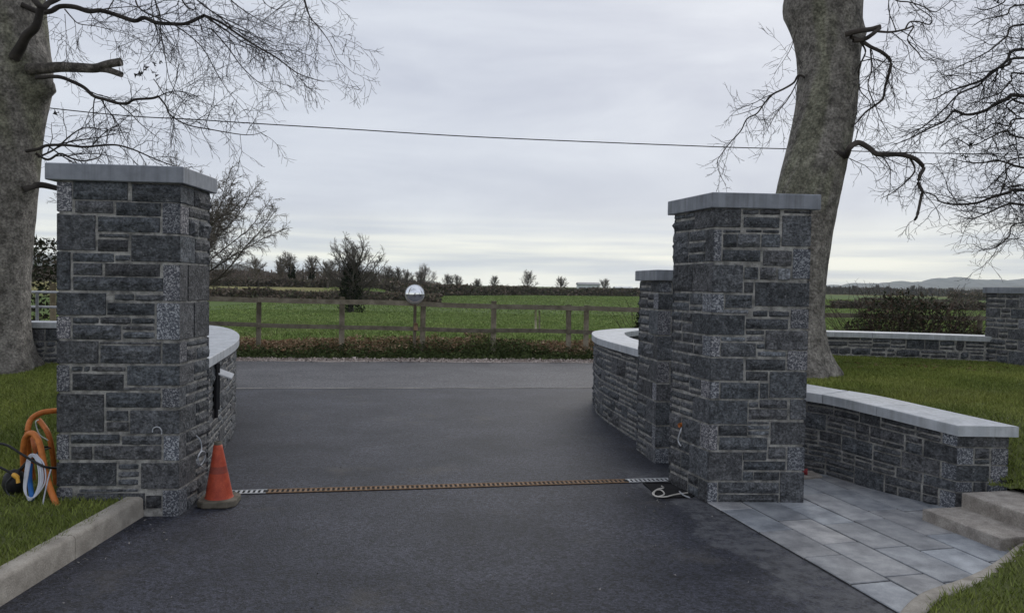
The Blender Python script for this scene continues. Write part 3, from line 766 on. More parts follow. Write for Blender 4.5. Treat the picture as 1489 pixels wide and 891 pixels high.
# steps: two concrete blocks, long side facing the paving
def block(name, a, b, dep, z0, z1, label):
    """a far end, b near end of the front bottom edge (2D); depth to the left-hand side of b->a ... i.e. towards +x"""
    a = np.array(a, float); b = np.array(b, float); e = (b - a) / np.linalg.norm(b - a); nr = np.array([-e[1], e[0]])
    L = np.linalg.norm(b - a); n = int(L / .03); m = max(3, int(dep / .03)); mb = MB()
    rs = np.random.RandomState(int(z1 * 1000))
    poly = [a, b, b + nr * dep, a + nr * dep]
    # top with worn edges
    uu, vv = np.meshgrid(np.linspace(0, L, n + 1), np.linspace(0, dep, m + 1))
    ed = np.minimum(np.minimum(uu, L - uu), np.minimum(vv, dep - vv))
    Z = z1 - .006 * (1 - sstep(0, .02, ed)) + .004 * (fbm(uu * 12, vv * 12, 5) - .5)
    P = a[None, None] + e * uu[..., None] + nr * vv[..., None]
    G = np.concatenate([P, Z[..., None]], -1)
    mb.grid(G, 0, (1, 1, 1), True)
    ring = np.vstack([G[0], G[1:, -1], G[-1, ::-1][1:], G[1:-1, 0][::-1]])
    low = ring.copy(); low[:, 2] = z0
    k = len(ring); out = (ring[:, :2] - ring[:, :2].mean(0)); 
    mid = ring.copy(); mid[:, 2] -= .008
    mid[:, :2] += .004 * out / np.linalg.norm(out, axis=1)[:, None]; low[:, :2] = mid[:, :2]
    F = []
    for l in range(2):
        for i in range(k): F.append([l * k + i, l * k + (i + 1) % k, (l + 1) * k + (i + 1) % k, (l + 1) * k + i])
    mb.add(np.vstack([ring, mid, low]), F, 0)
    return tag(mb.build(name, MAT['step']), label, 'step')
s1a, s1b = xy(onz(1342, 758, 0)), xy(onz(1449, 801, 0))
block('step', s1a, s1b + (s1b - s1a) * .04, .36, -.03, .098, 'lower rough concrete step rising from the paving slabs')
s2a = xy(onz(1399, 737, .098)); s2d = (s1b - s1a) / np.linalg.norm(s1b - s1a)
block('step', s2a, s2a + s2d * .52, .46, .06, .208, 'upper rough concrete step at the foot of the curved wall')

# paving: natural stone flags in a sheet; joints are real gaps over a mortar bed
pa, pb = xy(onz(1030, 733, 0)), xy(onz(1300, 889, 0))
e = (pa - pb) / np.linalg.norm(pa - pb); pn = np.array([e[1], -e[0]])      # e: away from camera, pn: to the right
PB = pb - e * .55
SP2 = SQ[1] + np.array([0, .1])
pave_poly = [tuple(PB), tuple(pa + e * 0.0)] + [tuple(RQ[0] + (RQ[3] - RQ[0]) * .9)] + [tuple(RQ[3] + np.array([.25, .1]))] + [(float(SQ[0][0]) + .2, 7.05), (float(SQ[1][0]), 7.1)] + [tuple(p) for p in FRC[8::8]] + [tuple(s1a + np.array([.12, .05])), tuple(s1b + np.array([.1, 0]))] + [tuple(p) for p in KRC[::-1][14::5]]
rngp = random.Random(5); mb = MB()
def slab(u0, u1, v0, v1):
    n = 4; c = PB + e * ((u0 + u1) / 2) + pn * ((v0 + v1) / 2)
    ins = in_poly(np.array([c[0]]), np.array([c[1]]), pave_poly)[0]
    j = .005; rim = .004; tz = rngp.uniform(-.0015, .0015); g = rngp.uniform(.80, 1.16); b = rngp.uniform(-.03, .05)
    col = (g * (1 - b), g, g * (1 + b))
    U = np.array([u0 + j, u0 + j + rim, u1 - j - rim, u1 - j]); V = np.array([v0 + j, v0 + j + rim, v1 - j - rim, v1 - j])
    uu, vv = np.meshgrid(U, V); P = PB + uu[..., None] * e + vv[..., None] * pn
    Z = np.full(uu.shape, .012 + tz); Z[0, :] -= .005; Z[-1, :] -= .005; Z[:, 0] -= .005; Z[:, -1] -= .005
    k = in_poly(P[..., 0].ravel(), P[..., 1].ravel(), pave_poly)
    if not (ins or (k.any() and c[1] < 6.4)): return
    G = np.concatenate([P, Z[..., None]], -1)[:, ::-1]
    mb.grid(G, 0, col)
rw_ = .272
for r in range(9):
    v = r * rw_; u = -rngp.uniform(.1, .5)
    while u < 5.2:
        L = rngp.choice((.42, .5, .56, .62, .68)); slab(u, u + L, v, v + rw_); u += L
o = mb.build('paving', MAT['slab']); o['kind'] = 'structure'
mb = MB(); 
mb.add([(*p, .0045) for p in pave_poly], [list(range(len(pave_poly)))[::-1]]); o = mb.build('paving_bed', material('dark_jointing', (.035, .034, .034), (.07, .068, .066), 20, .95)); o['kind'] = 'structure'
# pale unfinished screed strip behind the pillar, in front of the wall foot
q = [xy(onz(x, y, 0)) for x, y in ((1160, 700), (1196, 696), (1180, 688.5), (1160, 688))]
mb = MB(); mb.prism([tuple(p) for p in (q if np.cross(q[1] - q[0], q[2] - q[1]) > 0 else q[::-1])], .0, .03, bev=.003)
tag(mb.build('loose_slab', MAT['step']), 'small pale slab lying in the shade behind the tall right pillar', 'slab')
rp = [onz(1150, 684, .05), onz(1172, 686, .05)]
mb = MB(); mb.tube([rp[0], rp[1]], .028, 12); mb.tube([rp[1] - (rp[1] - rp[0]) * .02, rp[1] + (rp[1] - rp[0]) / np.linalg.norm(rp[1] - rp[0]) * .012], .034, 12)
tag(mb.build('red_pipe', MAT['redpipe']), 'red pipe end poking out behind the tall right pillar', 'pipe')

# drainage channel
dA, dB = xy(onz(300, 717.5, 0)), xy(onz(985, 697.5, 0))
de = (dB - dA) / np.linalg.norm(dB - dA); dn = np.array([-de[1], de[0]]); DL = float(np.linalg.norm(dB - dA))
def upx(px, py): return float(np.dot(xy(onz(px, py, 0)) - dA, de))
uA, uB = upx(388, 715), upx(912, 700)
root = empty('drain_channel', (*(dA + dB) / 2, 0), 'long slotted drainage channel across the asphalt, rusty in the middle with grey steel ends', 'drain')
def grate(u0, u1, name, mat, label):
    m = MB(); wd = .052
    def bar(ua, ub, va, vb, z=.010):
        c = [dA + de * ua + dn * va, dA + de * ub + dn * va, dA + de * ub + dn * vb, dA + de * ua + dn * vb]
        m.prism([tuple(p) for p in c], -.004, z, bev=.0015)
    bar(u0, u1, -wd, -wd + .010); bar(u0, u1, wd - .010, wd)
    u = u0 + .012
    while u < u1 - .01: bar(u, u + .019, -wd + .0102, wd - .0102, .0085); u += .039
    p = m.build(name, mat); adopt(root, p); p['label'] = label; return p
grate(0.0, uA - .003, 'grating', MAT['galv'], 'grey galvanised grating at the end of the channel'); grate(uB + .003, DL, 'grating', MAT['galv'], 'grey galvanised grating at the end of the channel'); grate(uA, uB, 'grating', MAT['rust'], 'long rusty middle run of grating')
m = MB(); c = [dA - dn * .055, dB - dn * .055, dB + dn * .055, dA + dn * .055]; m.prism([tuple(p) for p in c], -.03, .0045); adopt(root, m.build('trough_shade_fill', MAT['dark']))  # solid near-black filler paints the shade under the grating

# open cable chamber beside the right pillar
ch = [xy(onz(x, y, 0)) for x, y in ((938, 703), (980, 704), (1006, 722), (962, 724))]
if np.cross(ch[1] - ch[0], ch[2] - ch[1]) < 0: ch = ch[::-1]
cc = sum(ch) / 4
root = empty('cable_chamber', (*cc, 0), 'open chamber with painted dark depth in the asphalt at the foot of the tall right pillar', 'chamber')
m = MB(); m.prism([tuple(p) for p in ch], -.02, .005); pit_shade_fill = m.build('pit_shade_fill', MAT['dark'])  # flush near-black block; the shade of the open hole is its colour
m = MB()
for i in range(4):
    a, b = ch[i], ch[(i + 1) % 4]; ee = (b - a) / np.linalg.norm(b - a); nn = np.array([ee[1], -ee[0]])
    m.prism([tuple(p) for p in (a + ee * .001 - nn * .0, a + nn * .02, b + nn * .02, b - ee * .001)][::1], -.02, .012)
adopt(root, pit_shade_fill, m.build('surround', MAT['dark']))
def coil(name, pix, z, rad, mat, label, cat, k=8, col=(1, 1, 1), group=None, sub=6):
    P = []
    for q in pix:
        zz_ = q[2] if len(q) > 2 else z
        P.append(onz(q[0], q[1], zz_))
    P = np.array(P); return tubepath(name, P, rad, mat, label, cat, k, col, group, sub)
def crom(P, sub=6):
    P = np.array(P, float); E = np.vstack([2 * P[0] - P[1], P, 2 * P[-1] - P[-2]]); out = []
    for i in range(1, len(E) - 2):
        p0, p1, p2, p3 = E[i - 1:i + 3]
        for j in range(sub):
            t = j / sub; out.append(.5 * ((2 * p1) + (-p0 + p2) * t + (2 * p0 - 5 * p1 + 4 * p2 - p3) * t * t + (-p0 + 3 * p1 - 3 * p2 + p3) * t ** 3))
    out.append(E[-2]); return np.array(out)
def tubepath(name, P, rad, mat, label, cat, k=8, col=(1, 1, 1), group=None, sub=6):
    m = MB(); m.tube(crom(P, sub), rad, k, 0, col); return tag(m.build(name, mat), label, cat, group)
coil('cable_loop', [(1000, 716), (982, 718.5), (966, 722), (952, 720), (953, 713), (961, 712), (966, 718), (956, 721.5), (949, 717), (956, 711), (965, 709, .03), (962, 706, .05)], .022, .0055, MAT['white'], 'pale looped cable lying over the open chamber', 'cable', col=(1, .92, .8))
coil('cable_tail', [(988, 714), (992, 718, .03), (997, 721), (1003, 723)], .02, .006, MAT['white'], 'short grey cable tail beside the open chamber', 'cable', col=(.6, .6, .6))

# ------------------------------------------------------------------ traffic cone
cb_ = onz(315, 732, 0); cx, cy = cb_[0] + .02, cb_[1]
root = empty('traffic_cone', (cx, cy, 0), 'faded orange traffic cone with dirty rubber base standing against the tall left pillar', 'traffic cone')
sc_ = 1.0
m = MB(); B = .137
prof = [(-1, -1), (1, -1), (1, 1), (-1, 1)]
oct_ = []
for sx, sy in ((-1, -1), (1, -1), (1, 1), (-1, 1)):
    oct_ += [(cx + sx * B - (0 if sx * sy > 0 else sx * .05), cy + sy * B - (sy * .05 if sx * sy > 0 else 0)), (cx + sx * B - (sx * .05 if sx * sy > 0 else 0), cy + sy * B - (0 if sx * sy > 0 else sy * .05))]
a_ = R(8); oc = [((x - cx) * math.cos(a_) - (y - cy) * math.sin(a_) + cx, (x - cx) * math.sin(a_) + (y - cy) * math.cos(a_) + cy) for x, y in oct_]
if sum(oc[i][0] * oc[(i + 1) % 8][1] - oc[(i + 1) % 8][0] * oc[i][1] for i in range(8)) < 0: oc = oc[::-1]
m.prism(oc, 0.002, .052, bev=.008); base = m.build('base', MAT['conebase'])
def lathe(prof, x, y, tilt=(0, 0), k=28, m=None, col=(1, 1, 1)):
    m = m or MB(); th = np.linspace(0, 2 * math.pi, k + 1)[:-1]
    G = np.array([[(x + tilt[0] * z + r * math.cos(t), y + tilt[1] * z + r * math.sin(t), z) for t in list(th) + [th[0]]] for r, z in prof]); m.grid(G, 0, col, True); return m
T = (-.03, 0)
lathe([(.102, .052), (.097, .060), (.094, .075), (.066, .235)], cx, cy, T, m=(m := MB()))
lathe([(.0662, .235), (.062, .255), (.057, .285)], cx, cy, T, m=m, col=(.62, .8, 1.1))
lathe([(.0572, .285), (.035, .41), (.030, .438), (.026, .44)], cx, cy, T, m=m)
bodyc = m.build('cone_body', MAT['cone'])
m = MB(); lathe([(.027, .438), (.026, .462), (.019, .464), (.017, .44)], cx, cy, T, m=m); collar = m.build('collar', MAT['conebase'])
adopt(root, base, bodyc, collar)

# ------------------------------------------------------------------ things on the left wall and pillar
wm, WU = path_map(offset(LW, -.045)); sL, NL = path_frame(LW)
def lw_at(px):                                    # arclength on the left wall where it crosses this picture column
    q = [abs(px - (W0 / 2 + F0 * p[0] / p[1])) for p in LW[:60]]; return float(sL[int(np.argmin(q))])
def lw_pt(u, z, n): return wm(np.array([u]), np.array([z]), np.array([n]))[0]
ub = lw_at(309)
ub = float(sL[int(np.argmin(np.abs(LW[:70, 1] - 6.75)))])
root = empty('gate_bracket', lw_pt(ub, .5, .02), 'black steel upright channel with a tilted white plate fixed to the left curved wall', 'bracket')
parts = []
for du, n_ in ((-.045, 'upright'), (.045, 'upright')):
    m = MB(); a = lw_pt(ub + du, .42, .03); b = lw_pt(ub + du, .90, .03)
    if du > 0: a = lw_pt(ub + du, .48, .03)
    m.tube([a, b], .018, 6, smooth=False); parts.append(m.build(n_, MAT['blacksteel']))
m = MB(); P = np.array([lw_pt(ub - .04, .50, .018), lw_pt(ub + .04, .50, .018), lw_pt(ub + .04, .89, .018), lw_pt(ub - .04, .89, .018)])
P2 = np.array([lw_pt(ub - .04, .50, -.01), lw_pt(ub + .04, .50, -.01), lw_pt(ub + .04, .89, -.01), lw_pt(ub - .04, .89, -.01)])
m.add(np.vstack([P, P2]), [[0, 1, 2, 3], [4, 7, 6, 5], [0, 4, 5, 1], [1, 5, 6, 2], [2, 6, 7, 3], [3, 7, 4, 0]]); parts.append(m.build('backing', MAT['dark']))
m = MB(); a = lw_pt(ub + .02, .80, .03); out = lw_pt(ub + .10, .745, .14)
d = out - a; wv = np.array([0, .06, .035]); tv = np.array([0, 0, .012]); m.add([a, out, out + wv, a + wv, a + tv, out + tv, out + wv + tv, a + wv + tv], [[0, 3, 2, 1], [4, 5, 6, 7], [0, 1, 5, 4], [1, 2, 6, 5], [2, 3, 7, 6], [3, 0, 4, 7]]); parts.append(m.build('plate', MAT['whitemetal']))
adopt(root, *parts)

def on_face(px, py, p0, e, nr, off):
    d = ray(px, py); tt = (np.dot(nr, p0) + off) / np.dot(nr, d[:2]); P = d * tt; return np.array([P[0], P[1], EYE + d[2] * tt])
fF = plane_map(LQ[0], LQ[1]); fS = plane_map(LQ[1], LQ[2]); gS = plane_map(RQ[3], RQ[0])
P = [on_face(x, y, *fF[2:], .02) for x, y in ((221.5, 628), (222.5, 623), (227, 620.5), (232, 621.5), (235, 626), (235, 631))]
tubepath('wire_stub', P, .004, MAT['white'], 'short white looped wire sticking out of the front of the tall left pillar', 'wire', col=(.8, .8, .8))
P = [on_face(x, y, *fS[2:], o) for x, y, o in ((284, 632, .01), (291, 640, .04), (293, 652, .05), (288, 664, .06), (286, 672, .06), (291, 676, .05), (297, 668, .05), (298, 658, .05), (293, 656, .06), (288, 664, .07), (290, 674, .06), (295, 679, .05))]
tubepath('wire_loop', P, .0045, MAT['white'], 'white coiled wire hanging from the side of the tall left pillar above the cone', 'wire', col=(.7, .72, .75))
P = [on_face(x, y, *gS[2:], o) for x, y, o in ((992, 617, 0), (990, 625, .025), (987, 634, .03), (986, 640, .03), (988, 645, .03), (990, 648, .025))]
root = empty('pillar_wire', P[0], 'white wire with orange plug hanging from the left face of the tall right pillar', 'wire')
m = MB(); m.tube(crom(P), .0055, 6); wv_ = m.build('wire', MAT['white'])
m = MB(); m.tube([P[0] + np.array([.02, 0, .004]), P[0] + np.array([-.03, -.02, -.004])], [.018, .02], 8); adopt(root, wv_, m.build('plug', MAT['orange']))

# ------------------------------------------------------------------ hoses and cables behind the left pillar
def hose(name, pts, rad, mat, label, cat, col=(1, 1, 1), k=10, group=None):
    """pts: (px, py, distance)"""
    return tubepath(name, [atd(*p) for p in pts], rad, mat, label, cat, k, col, group, 8)
g_ = 'orange ducts behind the left pillar'
hose('orange_duct', [(100, 596, 5.7), (80, 597, 5.6), (60, 600, 5.55), (45, 610, 5.5), (40, 628, 5.45), (41, 650, 5.5), (46, 680, 5.6), (52, 735, 5.7)], .020, MAT['orange'], 'orange duct arching highest and running behind the tall left pillar', 'duct', group=g_)
hose('orange_duct', [(56, 610, 5.45), (62, 617, 5.43), (70, 630, 5.4), (75, 650, 5.4), (79, 680, 5.45), (84, 730, 5.5)], .018, MAT['orange'], 'orange duct with an open cut end pointing up and left beside the pillar', 'duct', col=(.9, .88, .9), group=g_)
hose('orange_duct', [(36, 715, 5.4), (34.5, 680, 5.35), (34, 655, 5.32), (37, 637, 5.30), (45, 629.5, 5.28), (53, 635, 5.25), (59, 650, 5.22), (65, 680, 5.18), (73, 710, 5.12), (84, 737, 5.05)], .021, MAT['orange'], 'orange duct bent in a low hoop in front, its end lying on the grass', 'duct', group=g_)
hose('orange_duct', [(47, 636, 5.45), (50, 650, 5.4), (56, 672, 5.4), (66, 700, 5.4), (74, 730, 5.4)], .015, MAT['orange'], 'thinner shade-tinted orange duct inside the low hoop', 'duct', col=(.75, .7, .8), group=g_)  # tint darkened to paint the shade inside the hoop
hose('blue_pipe', [(44, 675, 5.25), (43, 690, 5.2), (44, 705, 5.18), (47, 727, 5.12)], .017, MAT['blue'], 'blue pipe standing inside the coil of white cable', 'pipe')
hose('white_cable', [(70, 640, 5.3), (58, 632, 5.3), (53, 620, 5.3), (52, 613, 5.3), (56, 610, 5.35)], .004, MAT['white'], 'thin white cable arched over the upper ducts', 'cable', col=(.7, .75, .7))
loops = []
rr_ = random.Random(2)
for k in range(5):
    o = k * 2.3 + rr_.uniform(-.8, .8)
    loops += [(45 - o * .4, 668 - k, 5.2), (41 - o * .5, 690, 5.15), (38 - o * .3, 712, 5.12), (42, 727 - k, 5.08), (50 + o * .3, 720, 5.1), (56 + o, 700, 5.12), (54 + o, 675, 5.16), (49 + o * .4, 664 - k, 5.2)]
hose('white_cable', loops, .0048, MAT['white'], 'coil of white cable looped on the grass around the blue pipe', 'cable', col=(.95, .95, 1))
hose('white_cable', [(74, 682, 5.15), (69, 700, 5.1), (65, 718, 5.08), (62, 734, 5.05)], .005, MAT['white'], 'single straight white cable tail right of the coil', 'cable', col=(.75, .75, .8))
hose('black_cable', [(-40, 652, 5.2), (-10, 645, 5.2), (10, 647, 5.2), (30, 659, 5.18), (50, 671, 5.16), (68, 679, 5.15), (90, 680, 5.3)], .0085, MAT['blackrubber'], 'thick black cable running from the left edge to the pillar', 'cable')
hose('black_cable', [(-40, 665, 5.1), (-10, 675, 5.1), (8, 683, 5.1), (20, 690, 5.1)], .008, MAT['blackrubber'], 'black cable ending in the yellow fitting', 'cable')
hose('black_cable', [(75, 650, 5.4), (62, 655, 5.3), (45, 665, 5.3), (30, 680, 5.3), (15, 695, 5.2), (9, 705, 5.2), (12, 718, 5.2), (24, 722, 5.2)], .006, MAT['blackrubber'], 'grey-black cable curling down round the black bundle', 'cable', col=(3, 3.2, 3))
hose('black_cable', [(72, 649, 5.4), (60, 652, 5.35), (48, 668, 5.35), (38, 675, 5.3), (24, 690, 5.3)], .007, MAT['blackrubber'], 'black cable crossing behind the low orange hoop', 'cable')
yc = [atd(20, 690, 5.08), atd(25, 694, 5.06), atd(26.5, 702, 5.05)]
m = MB(); m.tube(crom([atd(19.5, 689.5, 5.09)] + yc), [.011] * 6 + [.016] * 7 + [.012] * 6, 8); tag(m.build('hose_fitting', MAT['brass']), 'small yellow hose fitting resting on the black bundle', 'fitting')
# black bundle: a slumped roll of black sheet
m = MB(); c0 = atd(22, 712, 5.28); n_ = 26
th = np.linspace(0, 2 * math.pi, n_ + 1); ph = np.linspace(0, math.pi, 14)
TH, PH = np.meshgrid(th, ph)
rr2 = 1 + .35 * (fbm(np.cos(TH) * 2 + 5, PH * 2 + np.sin(TH), 4) - .5)
G = np.stack([c0[0] + .075 * rr2 * np.sin(PH) * np.cos(TH), c0[1] + .09 * rr2 * np.sin(PH) * np.sin(TH), .115 + .09 * (1 + np.cos(PH) * rr2)], -1)
m.grid(G, 0, (1, 1, 1), True); tag(m.build('black_bundle', MAT['blackrubber']), 'rolled bundle of black material lying on the grass left of the orange ducts', 'bundle')

# ------------------------------------------------------------------ fence, mirror, stakes
def fy(x): return 17.15 + .12 * x
def frx(px):                         # crossing of a picture column with the fence line
    k = (px - W0 / 2) / F0; return 17.15 * k / (1 - .12 * k)
def ftop(x): return 1.225 - .012 * x
def gz(x, y): return float(terrain_z(np.array([float(x)]), np.array([float(y)]))[0])
rngf = random.Random(8)
fx0, fx1 = frx(250), frx(1500)
root = empty('timber_fence', (0, fy(0), 0), 'weathered brown post and rail fence along the far side of the road', 'fence')
def rail(za, h, xa, xb, mat, off, col):
    m = MB(); n = max(2, int((xb - xa) / .5)); xs = np.linspace(xa, xb, n + 1)
    sag = .01 * np.sin(xs * 1.7)
    V = []
    for x, s_ in zip(xs, sag):
        y = fy(x) - off; z = ftop(x) - za + s_
        V += [(x, y, z - h), (x, y - .025, z - h), (x, y - .025, z), (x, y, z)]
    F = []
    for i in range(n):
        for j in range(4): F.append([i * 4 + j, (i + 1) * 4 + j, (i + 1) * 4 + (j + 1) % 4, i * 4 + (j + 1) % 4])
    F += [[3, 2, 1, 0], [n * 4, n * 4 + 1, n * 4 + 2, n * 4 + 3]]
    m.add(V, F, 0, col); return m.build('rail', mat)
pts_ = [250, 376, 497, 615, 718, 828, 853, 965, 1080, 1195, 1310, 1425]
rails = []
bx_ = [frx(p) for p in (250, 376, 497, 611, 718, 853, 1080, 1300, 1500)]
for a, b in zip(bx_[:-1], bx_[1:]):
    c = rngf.uniform(.85, 1.1)
    rails.append(rail(.0 + rngf.uniform(-.01, .01), .105, a + .003, b - .003, MAT['wood'], .06, (c, c, c)))
    rails.append(rail(.56 + rngf.uniform(-.015, .015), .09, a + .003, b - .003, MAT['wood'], .06, (c * .8, c * .8, c * .8)))
posts = []
for p in pts_:
    x = frx(p); y = fy(x); m = MB(); r = .06 if p not in (376,) else .055
    g = rngf.uniform(1.0, 1.35) * (.7 if p == 376 else 1); z0_ = gz(x, y) - .2; lean = rngf.uniform(-.02, .02)
    c4 = [(x - r, y - .05), (x + r, y - .05), (x + r, y + .05), (x - r, y + .05)]
    m.tube([(x, y, z0_), (x + lean * .5, y, .6), (x + lean, y, ftop(x) + (.06 if p in (497, 615, 718) else .02))], r, 10, 0, (g, g, g), smooth=True)
    posts.append(m.build('post', MAT['wood']))
adopt(root, *(rails + posts))
# convex traffic mirror
mx_ = frx(604); my = fy(mx_) - .12; mz = atd(604, 427.5, my)[2]
root = empty('traffic_mirror', (mx_, my, gz(mx_, my)), 'round convex traffic mirror on a wooden post at the roadside fence', 'mirror')
m = MB(); r0 = .205; dep = .07; th = np.linspace(0, 2 * math.pi, 33)
rows = []
for t in np.linspace(0, 1, 9):
    rr3 = r0 * math.sin(t * math.pi / 2); rows.append([(mx_ + rr3 * math.cos(a), my - .03 - dep * math.cos(t * math.pi / 2), mz + rr3 * math.sin(a)) for a in th])
m.grid(np.array(rows), 0, (1, 1, 1), True)
mir = bpy.data.materials.new('mirror_glass'); mir.use_nodes = True; pb_ = mir.node_tree.nodes['Principled BSDF']; pb_.inputs['Metallic'].default_value = 1; pb_.inputs['Roughness'].default_value = .04; pb_.inputs['Base Color'].default_value = (.85, .87, .9, 1)
glass = m.build('mirror_dome', mir)
m = MB(); rows = [[(mx_ + q * math.cos(a), my + yy, mz + q * math.sin(a)) for a in th] for q, yy in ((r0 - .004, -.032), (r0 + .01, -.036), (r0 + .012, -.02), (r0, .0), (r0 * .6, .03), (.001, .034))]
m.grid(np.array(rows), 0, (1, 1, 1), True); rim = m.build('rim', MAT['galv'])
m = MB(); m.tube([(mx_, my + .06, gz(mx_, my) - .2), (mx_, my + .06, mz)], .035, 8, 0, (.75, .7, .7)); pst = m.build('post', MAT['wood'])
m = MB(); m.tube([(mx_ + .03, my - .0, .78), (mx_ + .03, my, .62)], .045, 8); brk = m.build('clamp', MAT['rust'])
adopt(root, glass, rim, pst, brk)
for px, top, bot, d_, lab, g in ((779, 449, 477, 24, 'pale thin stake in the field just behind the fence', 2.2), (784.5, 451, 477, 25, 'duller thin stake beside the pale one behind the fence', 1.3)):
    a = atd(px, bot + 16, d_); b = atd(px, top, d_); m = MB(); m.tube([(a[0], a[1], gz(a[0], a[1]) - .1), b], .035 if g > 2 else .03, 7, 0, (g, g, g)); tag(m.build('stake', MAT['wood']), lab, 'stake')

# railing and gatepost beyond the left wall
rz = 13.2
root = empty('metal_railing', atd(55, 463, rz), 'grey tubular metal railing beyond the wall between the left tree and pillar', 'railing')
ps = []
for yy, nm in ((424.5, 'rail'), (446, 'rail')):
    m = MB(); m.tube([atd(-60, yy - 2, rz + .2), atd(110, yy + 1, rz)], .022, 8); ps.append(m.build(nm, MAT['galv']))
for px in (54, -20, 105):
    m = MB(); a = atd(px, 424.5, rz); m.tube([(a[0], a[1], -.1), a], .026, 8); ps.append(m.build('post', MAT['galv']))
adopt(root, *ps)
m = MB(); a = atd(77, 412, 15.6); m.tube([(a[0], a[1], -.1), a], .06, 8, 0, (1.2, 1.15, 1)); tag(m.build('gate_post', MAT['wood']), 'pale wooden post standing behind the metal railing', 'post')

# overhead cable
cpx = [(60, 156), (300, 175), (500, 187.5), (700, 199.5), (1000, 212), (1140, 216.5), (1489, 224.5)]
P = [atd(-700, 60, 15)] + [atd(x, y, 16 + .0012 * (x - 700)) for x, y in cpx] + [atd(2300, 225, 18)]
tubepath('overhead_cable', P, .011, MAT['blackrubber'], 'thin dark overhead cable crossing the whole sky above the road', 'cable', k=6, sub=12)

# ------------------------------------------------------------------ trees
def build_tubes(name, lines, k, mat, parent=None, col=(1, 1, 1), smooth=True):
    """lines: list of (pts (n,3), rad (n,)); one mesh of many thin tapering tubes, built in bulk"""
    by = {}
    for p, r in lines: by.setdefault(len(p), []).append((p, r))
    VV = []; FF = []; off = 0
    th = np.arange(k) * 2 * math.pi / k
    for n, L in by.items():
        P = np.array([a for a, _ in L]); Rr = np.array([b for _, b in L]); N = len(L)
        T = np.gradient(P, axis=1); T /= (np.linalg.norm(T, axis=2)[..., None] + 1e-9)
        up = np.where((np.abs(T.mean(1)[:, 2]) < .8)[:, None], np.array([[0, 0, 1.0]]), np.array([[0, 1.0, 0]]))[:, None, :]
        A = np.cross(T, up); A /= (np.linalg.norm(A, axis=2)[..., None] + 1e-9); B = np.cross(A, T)
        V = P[:, :, None, :] + Rr[:, :, None, None] * (np.cos(th)[None, None, :, None] * A[:, :, None, :] + np.sin(th)[None, None, :, None] * B[:, :, None, :])
        VV.append(V.reshape(-1, 3))
        i = np.arange(n - 1)[:, None] * k; j = np.arange(k)[None, :]; j2 = (j + 1) % k
        q = np.stack([i + j, i + j2, i + k + j2, i + k + j], -1).reshape(-1, 4)
        FF.append((q[None] + (np.arange(N) * n * k)[:, None, None]).reshape(-1, 4) + off); off += N * n * k
    V = np.vstack(VV); F = np.vstack(FF); nf = len(F)
    me = bpy.data.meshes.new(name); me.vertices.add(len(V)); me.loops.add(nf * 4); me.polygons.add(nf)
    me.vertices.foreach_set('co', V.astype(np.float32).ravel()); me.loops.foreach_set('vertex_index', F.astype(np.int32).ravel())
    me.polygons.foreach_set('loop_start', np.arange(0, nf * 4, 4, dtype=np.int32)); me.polygons.foreach_set('loop_total', np.full(nf, 4, np.int32))
    me.polygons.foreach_set('use_smooth', np.full(nf, smooth)); me.materials.append(mat)
    at = me.attributes.new('col', 'FLOAT_COLOR', 'POINT'); at.data.foreach_set('color', np.tile(np.array([*col, 1], np.float32), len(V)))
    me.update(calc_edges=True)
    o = bpy.data.objects.new(name, me); COL.objects.link(o)
    if parent is not None: o.parent = parent
    return o
def nrm(v): return v / (np.linalg.norm(v) + 1e-9)
def walk(p, d, L, r0, r1, rs, n=6, wob=.18, grav=0.0, zig=0.0):
    P = [p]; D = nrm(d); st = L / (n - 1); sg = 1
    side = nrm(np.cross(D, rs.normal(size=3)))
    for i in range(n - 1):
        D = nrm(D + rs.normal(size=3) * wob + np.array([0, 0, grav]) + side * zig * sg); sg = -sg; P.append(P[-1] + D * st)
    return np.array(P), np.linspace(r0, r1, n)
TW = [.0024]
def shoots(out, P, Rd, rs, level, cfg, tmin=.12):
    """side shoots along a branch, alternate sides, recursive"""
    seg = np.linalg.norm(np.diff(P, axis=0), axis=1); s = np.concatenate([[0], np.cumsum(seg)]); L = s[-1]
    sp, lr, ang, grav = cfg[level]
    u = L * tmin + rs.rand() * sp; k = 0
    T = np.gradient(P, axis=0)
    plane = nrm(rs.normal(size=3))
    while u < L * .985:
        p = np.array([np.interp(u, s, P[:, i]) for i in range(3)]); t = nrm(np.array([np.interp(u, s, T[:, i]) for i in range(3)])); r = np.interp(u, s, Rd)
        side = nrm(np.cross(t, plane)); side = side if k % 2 else -side
        side = nrm(side + rs.normal(size=3) * .45)
        a = ang * rs.uniform(.6, 1.3); d = t * math.cos(a) + side * math.sin(a)
        l = lr * rs.uniform(.45, 1.25) * (1 - .55 * u / L)
        if level < len(cfg) - 1: l = min(l, L * .9)
        r0 = max(min(r * .62, l * .011 + .0012), TW[0]); n = 6 if level < len(cfg) - 1 else 4
        q = walk(p, d, l, r0, max(TW[0] * .75, r0 * .45), rs, n, .16, grav, .10)
        out.append(q)
        if level < len(cfg) - 1: shoots(out, q[0], q[1], rs, level + 1, cfg, .15)
        u += sp * rs.uniform(.5, 1.5); k += 1
def limb_from_px(pts, d0, d1, r0, r1, rs, sub=5, amp=.12, bow=0.0):
    n = len(pts); P = np.array([atd(x, y, d0 + (d1 - d0) * i / (n - 1) + (rs.uniform(-amp, amp) if 0 < i < n - 1 else 0)) for i, (x, y) in enumerate(pts)])
    P = crom(P, sub); return P, np.linspace(r0, r1, len(P))
